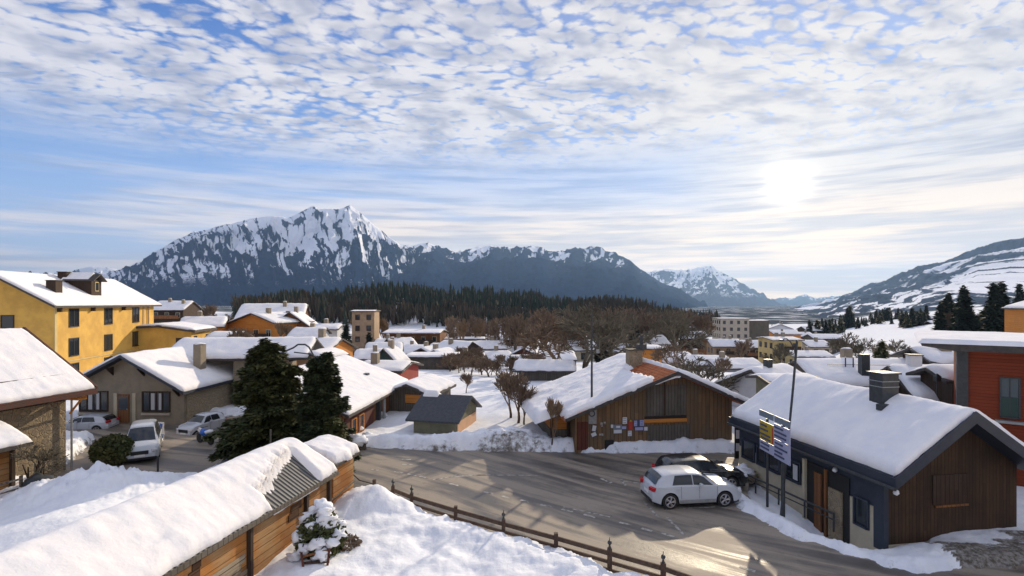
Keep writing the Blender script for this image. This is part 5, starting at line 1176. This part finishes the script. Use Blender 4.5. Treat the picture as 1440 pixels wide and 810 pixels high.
# direction signs
sg = empty('direction_sign', (11.75, 23.75, -.1), 0, 'road direction sign with yellow and white panels on two posts by the dark chalet', 'sign')
a0 = Vector((-.15, 1.15, 0)); a1 = Vector((-.10, -1.45, 0))       # board ends, seen from the road
MB().tube((-.06, -.75, -.2), (-.06, -.75, 4.0), .085, .075, 10).build('post', M['metal'], sg); MB().tube((.1, 1.0, -.2), (.1, 1.0, 3.9), .06, .06, 8).build('post', M['metal'], sg)
d = (a1-a0); d.normalize(); nn = Vector((d.y, -d.x, 0)) if Vector((d.y, -d.x, 0)).x < 0 else Vector((-d.y, d.x, 0)); Ls = (a1-a0).length
def panel(name, s0, s1, z0, z1, m, off=0., par=None):
    mb = MB(); p = a0+d*s0*Ls; q = a0+d*s1*Ls; o0 = nn*off; o1 = nn*(off+.035)
    vs = [p+o0, q+o0, q+o1, p+o1]; mb.add([v+Vector((0, 0, z0)) for v in vs]+[v+Vector((0, 0, z1)) for v in vs], [(0, 3, 2, 1), (4, 5, 6, 7), (0, 1, 5, 4), (1, 2, 6, 5), (2, 3, 7, 6), (3, 0, 4, 7)])
    return mb.build(name, M[m], par or sg)
y1 = panel('yellow_panel', 0, .48, 2.95, 3.82, 'signyellow'); w1 = panel('white_panel', 0, .48, 2.48, 2.93, 'signwhite'); w2 = panel('white_panel', .50, 1, 3.30, 3.95, 'signwhite'); w3 = panel('white_panel', .50, 1, 2.45, 3.28, 'signwhite')
for k in range(2): panel('capsule_panel', -.02+.53*k, .47+.53*k, 4.02, 4.30, 'signgrey')
r = random.Random(8)
for (pn, s0, s1, zl) in ((y1, .03, .45, (3.62, 3.42, 3.2, 3.04)), (w1, .03, .45, (2.78, 2.6)), (w2, .53, .97, (3.78, 3.6, 3.42)), (w3, .53, .97, (3.1, 2.92, 2.74, 2.58))):
    for z in zl: panel('lettering', s0+r.uniform(0, .04), s1-r.uniform(.03, .2), z, z+.07, 'ink', .037, pn)
panel('red_marker', .455, .478, 3.0, 3.7, 'redsign', .036, y1)
# timber fence along the road
FP = [(-6.35, 24.6, 0), (-5.3, 23.75, 1), (-4.3, 22.85, 1), (-2.26, 21.4, 0), (-.32, 20.1, 1), (1.56, 18.9, 0), (3.25, 17.75, 1), (4.75, 16.75, 1), (6.4, 15.3, 0), (7.9, 13.8, 1)]
fn = empty('roadside_fence', (0, 0, 0), 0, 'dark brown rail fence with ornamental post tops between the snow bank and the road', 'fence')
for i, (x, y, f) in enumerate(FP):
    p = MB().box(x-.07, x+.07, y-.07, y+.07, -.3, 1.02).build('post', M['wood_post'], fn)
    if f: MB().tube((x, y, 1.02), (x, y, 1.12), .05, .03, 8).blob((x, y, 1.20), .075, 1, 1.0, 8, 6, .05).tube((x, y, 1.25), (x, y, 1.38), .02, .008, 6).build('finial', M['metal'], p)
for i in range(1, len(FP)-1):
    a, b = FP[i], FP[i+1]
    for z, hh, nm in ((.84, .15, 'top_rail'), (.55, .11, 'rail'), (.28, .11, 'rail')):
        L_ = math.hypot(b[0]-a[0], b[1]-a[1]); MB().obox(((a[0]+b[0])/2, (a[1]+b[1])/2, z), L_-.14, .055, hh, rz=math.atan2(b[1]-a[1], b[0]-a[0])).build(nm, M['wood_post'], fn)
MB().path([(-8.4, 27.0, .8), (-7.4, 25.9, .55), (-6.35, 24.6, .8), (-5.8, 24.1, .62), (-5.3, 23.75, .8)], .03).build('rope', M['wood_post'], fn)
for i, (x, y) in enumerate(((-8.3, 24.3), (-8.0, 24.0), (-7.7, 24.6))):
    MB().box(x-.05, x+.05, y-.05, y+.05, 0, 1.7-.2*i).build('picket', M['wood_post'], None); o = bpy.context.scene.objects[-1]
for i, o in enumerate([o for o in scene.objects if o.name.startswith('picket')]): tag(o, ('tallest', 'middle', 'shortest')[i]+' dark upright stake at the far corner of the long shed', 'stake', 'stakes at the shed corner')
MB().tube((-7.9, 18.6, 1.0), (-6.9, 23.4, 1.35), .035, .035, 6).build('long_pole', M['wood_grey']); tag(bpy.data.objects['long_pole'], 'long thin pale pole slanting along the shed wall towards its far corner', 'pole')
# clutter by the snowy shrub
rk = empty('wooden_rack', (-6.3, 17.1, .15), R(20), 'reddish brown slatted wooden rack leaning under the snow-laden shrub', 'rack')
for s in (-.35, .35): MB().obox((s, 0, .45), .07, .06, 1.2, rx=-.35, ry=s*.4).build('upright', M['wood_red'], rk)
for i in range(4): MB().obox((0, -.05+i*.09, .15+i*.25), .85, .04, .07, ry=.1*(-1)**i).build('slat', M['wood_warm' if i % 2 else 'wood_dark'], rk)
tw = shrub('shrub', Vector((-5.75, 18.7, .2)), .5, 500, 14, 'reddish twiggy bush right of the snow-laden shrub', 'twig', q=.12)
# posters on the barn
bp = bn.matrix_basis if False else Matrix.Translation(bn.location) @ Matrix.Rotation(bn.rotation_euler.z, 4, 'Z')
def poster(px, py, w, h, m, label, group='papers and small signs fixed to the barn front', name='poster', off=.07, rz=0., cat='poster'):
    D = 33.3; X = (px-720)/F*D; lx = (X-9.9)/math.cos(R(7.8)); z = H-(py-HY)/F*(D+lx*math.sin(R(7.8)))
    D = 33.3+lx*math.sin(R(7.8)); lx = ((px-720)/F*D-9.9)/math.cos(R(7.8))
    mb = MB().obox((0, 0, 0), w, .03, h, ry=rz); o = mb.build(name, M[m]); o.matrix_world = bp @ Matrix.Translation((lx, -off, z)); tag(o, label, cat, group); return o
def lines(o, n, w, h, m='ink'):
    for i in range(n): l = MB().box(-w*.38, w*.3, -.022, -.016, h*.3-i*h*.6/max(1, n-1)-.012, h*.3-i*h*.6/max(1, n-1)+.012).build('lettering', M[m], o)
bd = poster(868, 603, .55, .55, 'signgrey', 'slate-blue notice board left of the red plaque on the barn', name='notice_board', cat='notice board'); MB().box(-.25, .25, -.03, -.017, -.24, -.04).build('paper', M['paper'], bd); MB().box(-.1, .15, -.03, -.017, .08, .2).build('paper', M['paper'], bd)
lines(poster(878, 591, .28, .40, 'paper', 'topmost white sheet above the slate-blue notice board'), 3, .28, .4)
poster(877, 601, .26, .16, 'paperblue', 'pale sheet directly under the topmost white sheet'); poster(860, 599, .14, .20, 'paper', 'small white card left of the slate-blue notice board')
rp = poster(886, 598, .26, .55, 'redsign', 'dark red upright plaque between the notice board and the blue posters', name='plaque', cat='plaque'); MB().tube((0, 0, .27), (0, 0, .36), .1, .01, 4).build('peak', M['signyellow'], rp)
lines(poster(885, 609, .24, .32, 'paper', 'white double sheet under the dark red plaque'), 2, .2, .3)
lines(poster(893, 595, .20, .34, 'paperblue', 'left pale blue poster right of the red plaque'), 2, .2, .3); lines(poster(902, 594.5, .26, .36, 'paperblue', 'right pale blue poster with dark margin'), 3, .26, .36)
poster(898.5, 595, .62, .46, 'ink', 'dark blue backing board behind the two pale blue posters', off=.04); poster(898, 602.5, .52, .18, 'paperblue', 'wide pale strip below the two pale blue posters'); poster(907.5, 602.5, .22, .22, 'paper', 'round-cornered whitish card at the right end of the papers')
poster(845.5, 596.5, .14, .26, 'offwhite', 'left of two tiny pale cards beside the lamp post'); poster(850, 594.5, .13, .15, 'offwhite', 'right of two tiny pale cards beside the lamp post'); poster(845, 611, .25, .14, 'offwhite', 'small pale card low beside the lamp post notices')
# narrow information column, planter, lantern, stumps, covered heap
ic = empty('information_column', (13.25, 31.35, 0), 0, 'narrow white and black information column at the right end of the barn', 'sign'); MB().obox((0, 0, .95), .32, .12, 1.9).build('panel', M['black'], ic, bevel=.02); MB().obox((0, -.07, 1.45), .22, .02, .5).build('notice', M['paper'], ic); MB().obox((0, -.07, .7), .22, .02, .45).build('notice', M['paper'], ic)
pl = empty('planter', (12.0, 28.0, -.1), R(-15), 'low round-ended planter heaped with snow at the far corner of the dark chalet', 'planter'); MB().tube((0, 0, 0), (0, 0, .45), .75, .8, 18).build('tub', M['stone'], pl); MB().blob((0, 0, .45), .72, 4, .4, 16, 10, .5).build('snow_cap', M['snowclump'], pl, smooth=True)
ln = empty('garden_lantern', tuple(at(1318, 549, 33.5)-Vector((0, 0, .3))), 0, 'dark garden lantern on a short post left of the red timber building', 'lantern'); MB().tube((0, 0, 0), (0, 0, .9), .05, .05, 6).build('post', M['metal'], ln); MB().obox((0, 0, 1.02), .3, .3, .3).build('lamp_box', M['metal'], ln, bevel=.03); MB().tube((0, 0, 1.17), (0, 0, 1.35), .24, .02, 4).build('lamp_roof', M['metal'], ln)
for i, (px, py, r0, lb) in enumerate(((503, 612, .38, 'upper'), (507, 630, .5, 'lower'), (519, 598, .36, 'small leftmost'), (538, 592, .42, 'biggest'), (516, 621, .3, 'tiny'))):
    p = gp(px, py, .1); st = empty('snow_covered_stump', (p.x, p.y, 0), 0, lb+' snow-capped stump by the timber house at the road edge', 'stump', 'snow-capped stumps by the timber house')
    MB().tube((0, 0, -.1), (0, 0, .45), r0*.75, r0*.65, 9).build('stump', M['trunk'], st); MB().blob((0, 0, .55), r0, i+3, .65, 12, 9, .35).build('snow_cap', M['snowclump'], st, smooth=True)
cv = MB().blob((0, 0, .35), .75, 6, .85, 16, 10, .35).build('covered_heap', M['metal'], smooth=True); cv.location = (-21.6, 24.6, .3); tag(cv, 'dark grey covered heap at the snow edge by the wooden handrail', 'heap')
bh = MB(); r = random.Random(4)
for i in range(9): bh.tube((r.uniform(-.3, .3), r.uniform(-.2, .2), 0), (r.uniform(-.5, .5), r.uniform(-.3, .3), r.uniform(1.2, 2.1)), .05, .03, 5)
o = bh.build('pole_bundle', M['wood_dark']); o.location = (-22.3, 24.9, .3); tag(o, 'bundle of dark upright poles left of the covered heap', 'poles')
st = MB().tube((0, 0, -.2), (0, 0, 2.9), .05, .04, 6).build('stake', M['wood_grey']); st.location = (-11.95, 26.4, 0); tag(st, 'pale thin stake standing in front of the broad spruce', 'stake')
st = MB().tube((0, 0, -.2), (-.25, 0, 1.6), .05, .04, 6).build('stake', M['wood_orange']); st.location = (-12.1, 26.4, 0); tag(st, 'short orange-brown prop leaning on the pale stake', 'stake')
for i, (px, py, lb) in enumerate(((222, 668, 'dark post left at the snow edge of the parking area'), (170, 648, 'thin post hidden partly by the round olive shrub'))):
    p = gp(px, py, 0); o = MB().tube((0, 0, -.2), (0, 0, 1.0), .05, .05, 6).build('bollard', M['metal']); o.location = (p.x, p.y, 0); tag(o, lb, 'bollard')
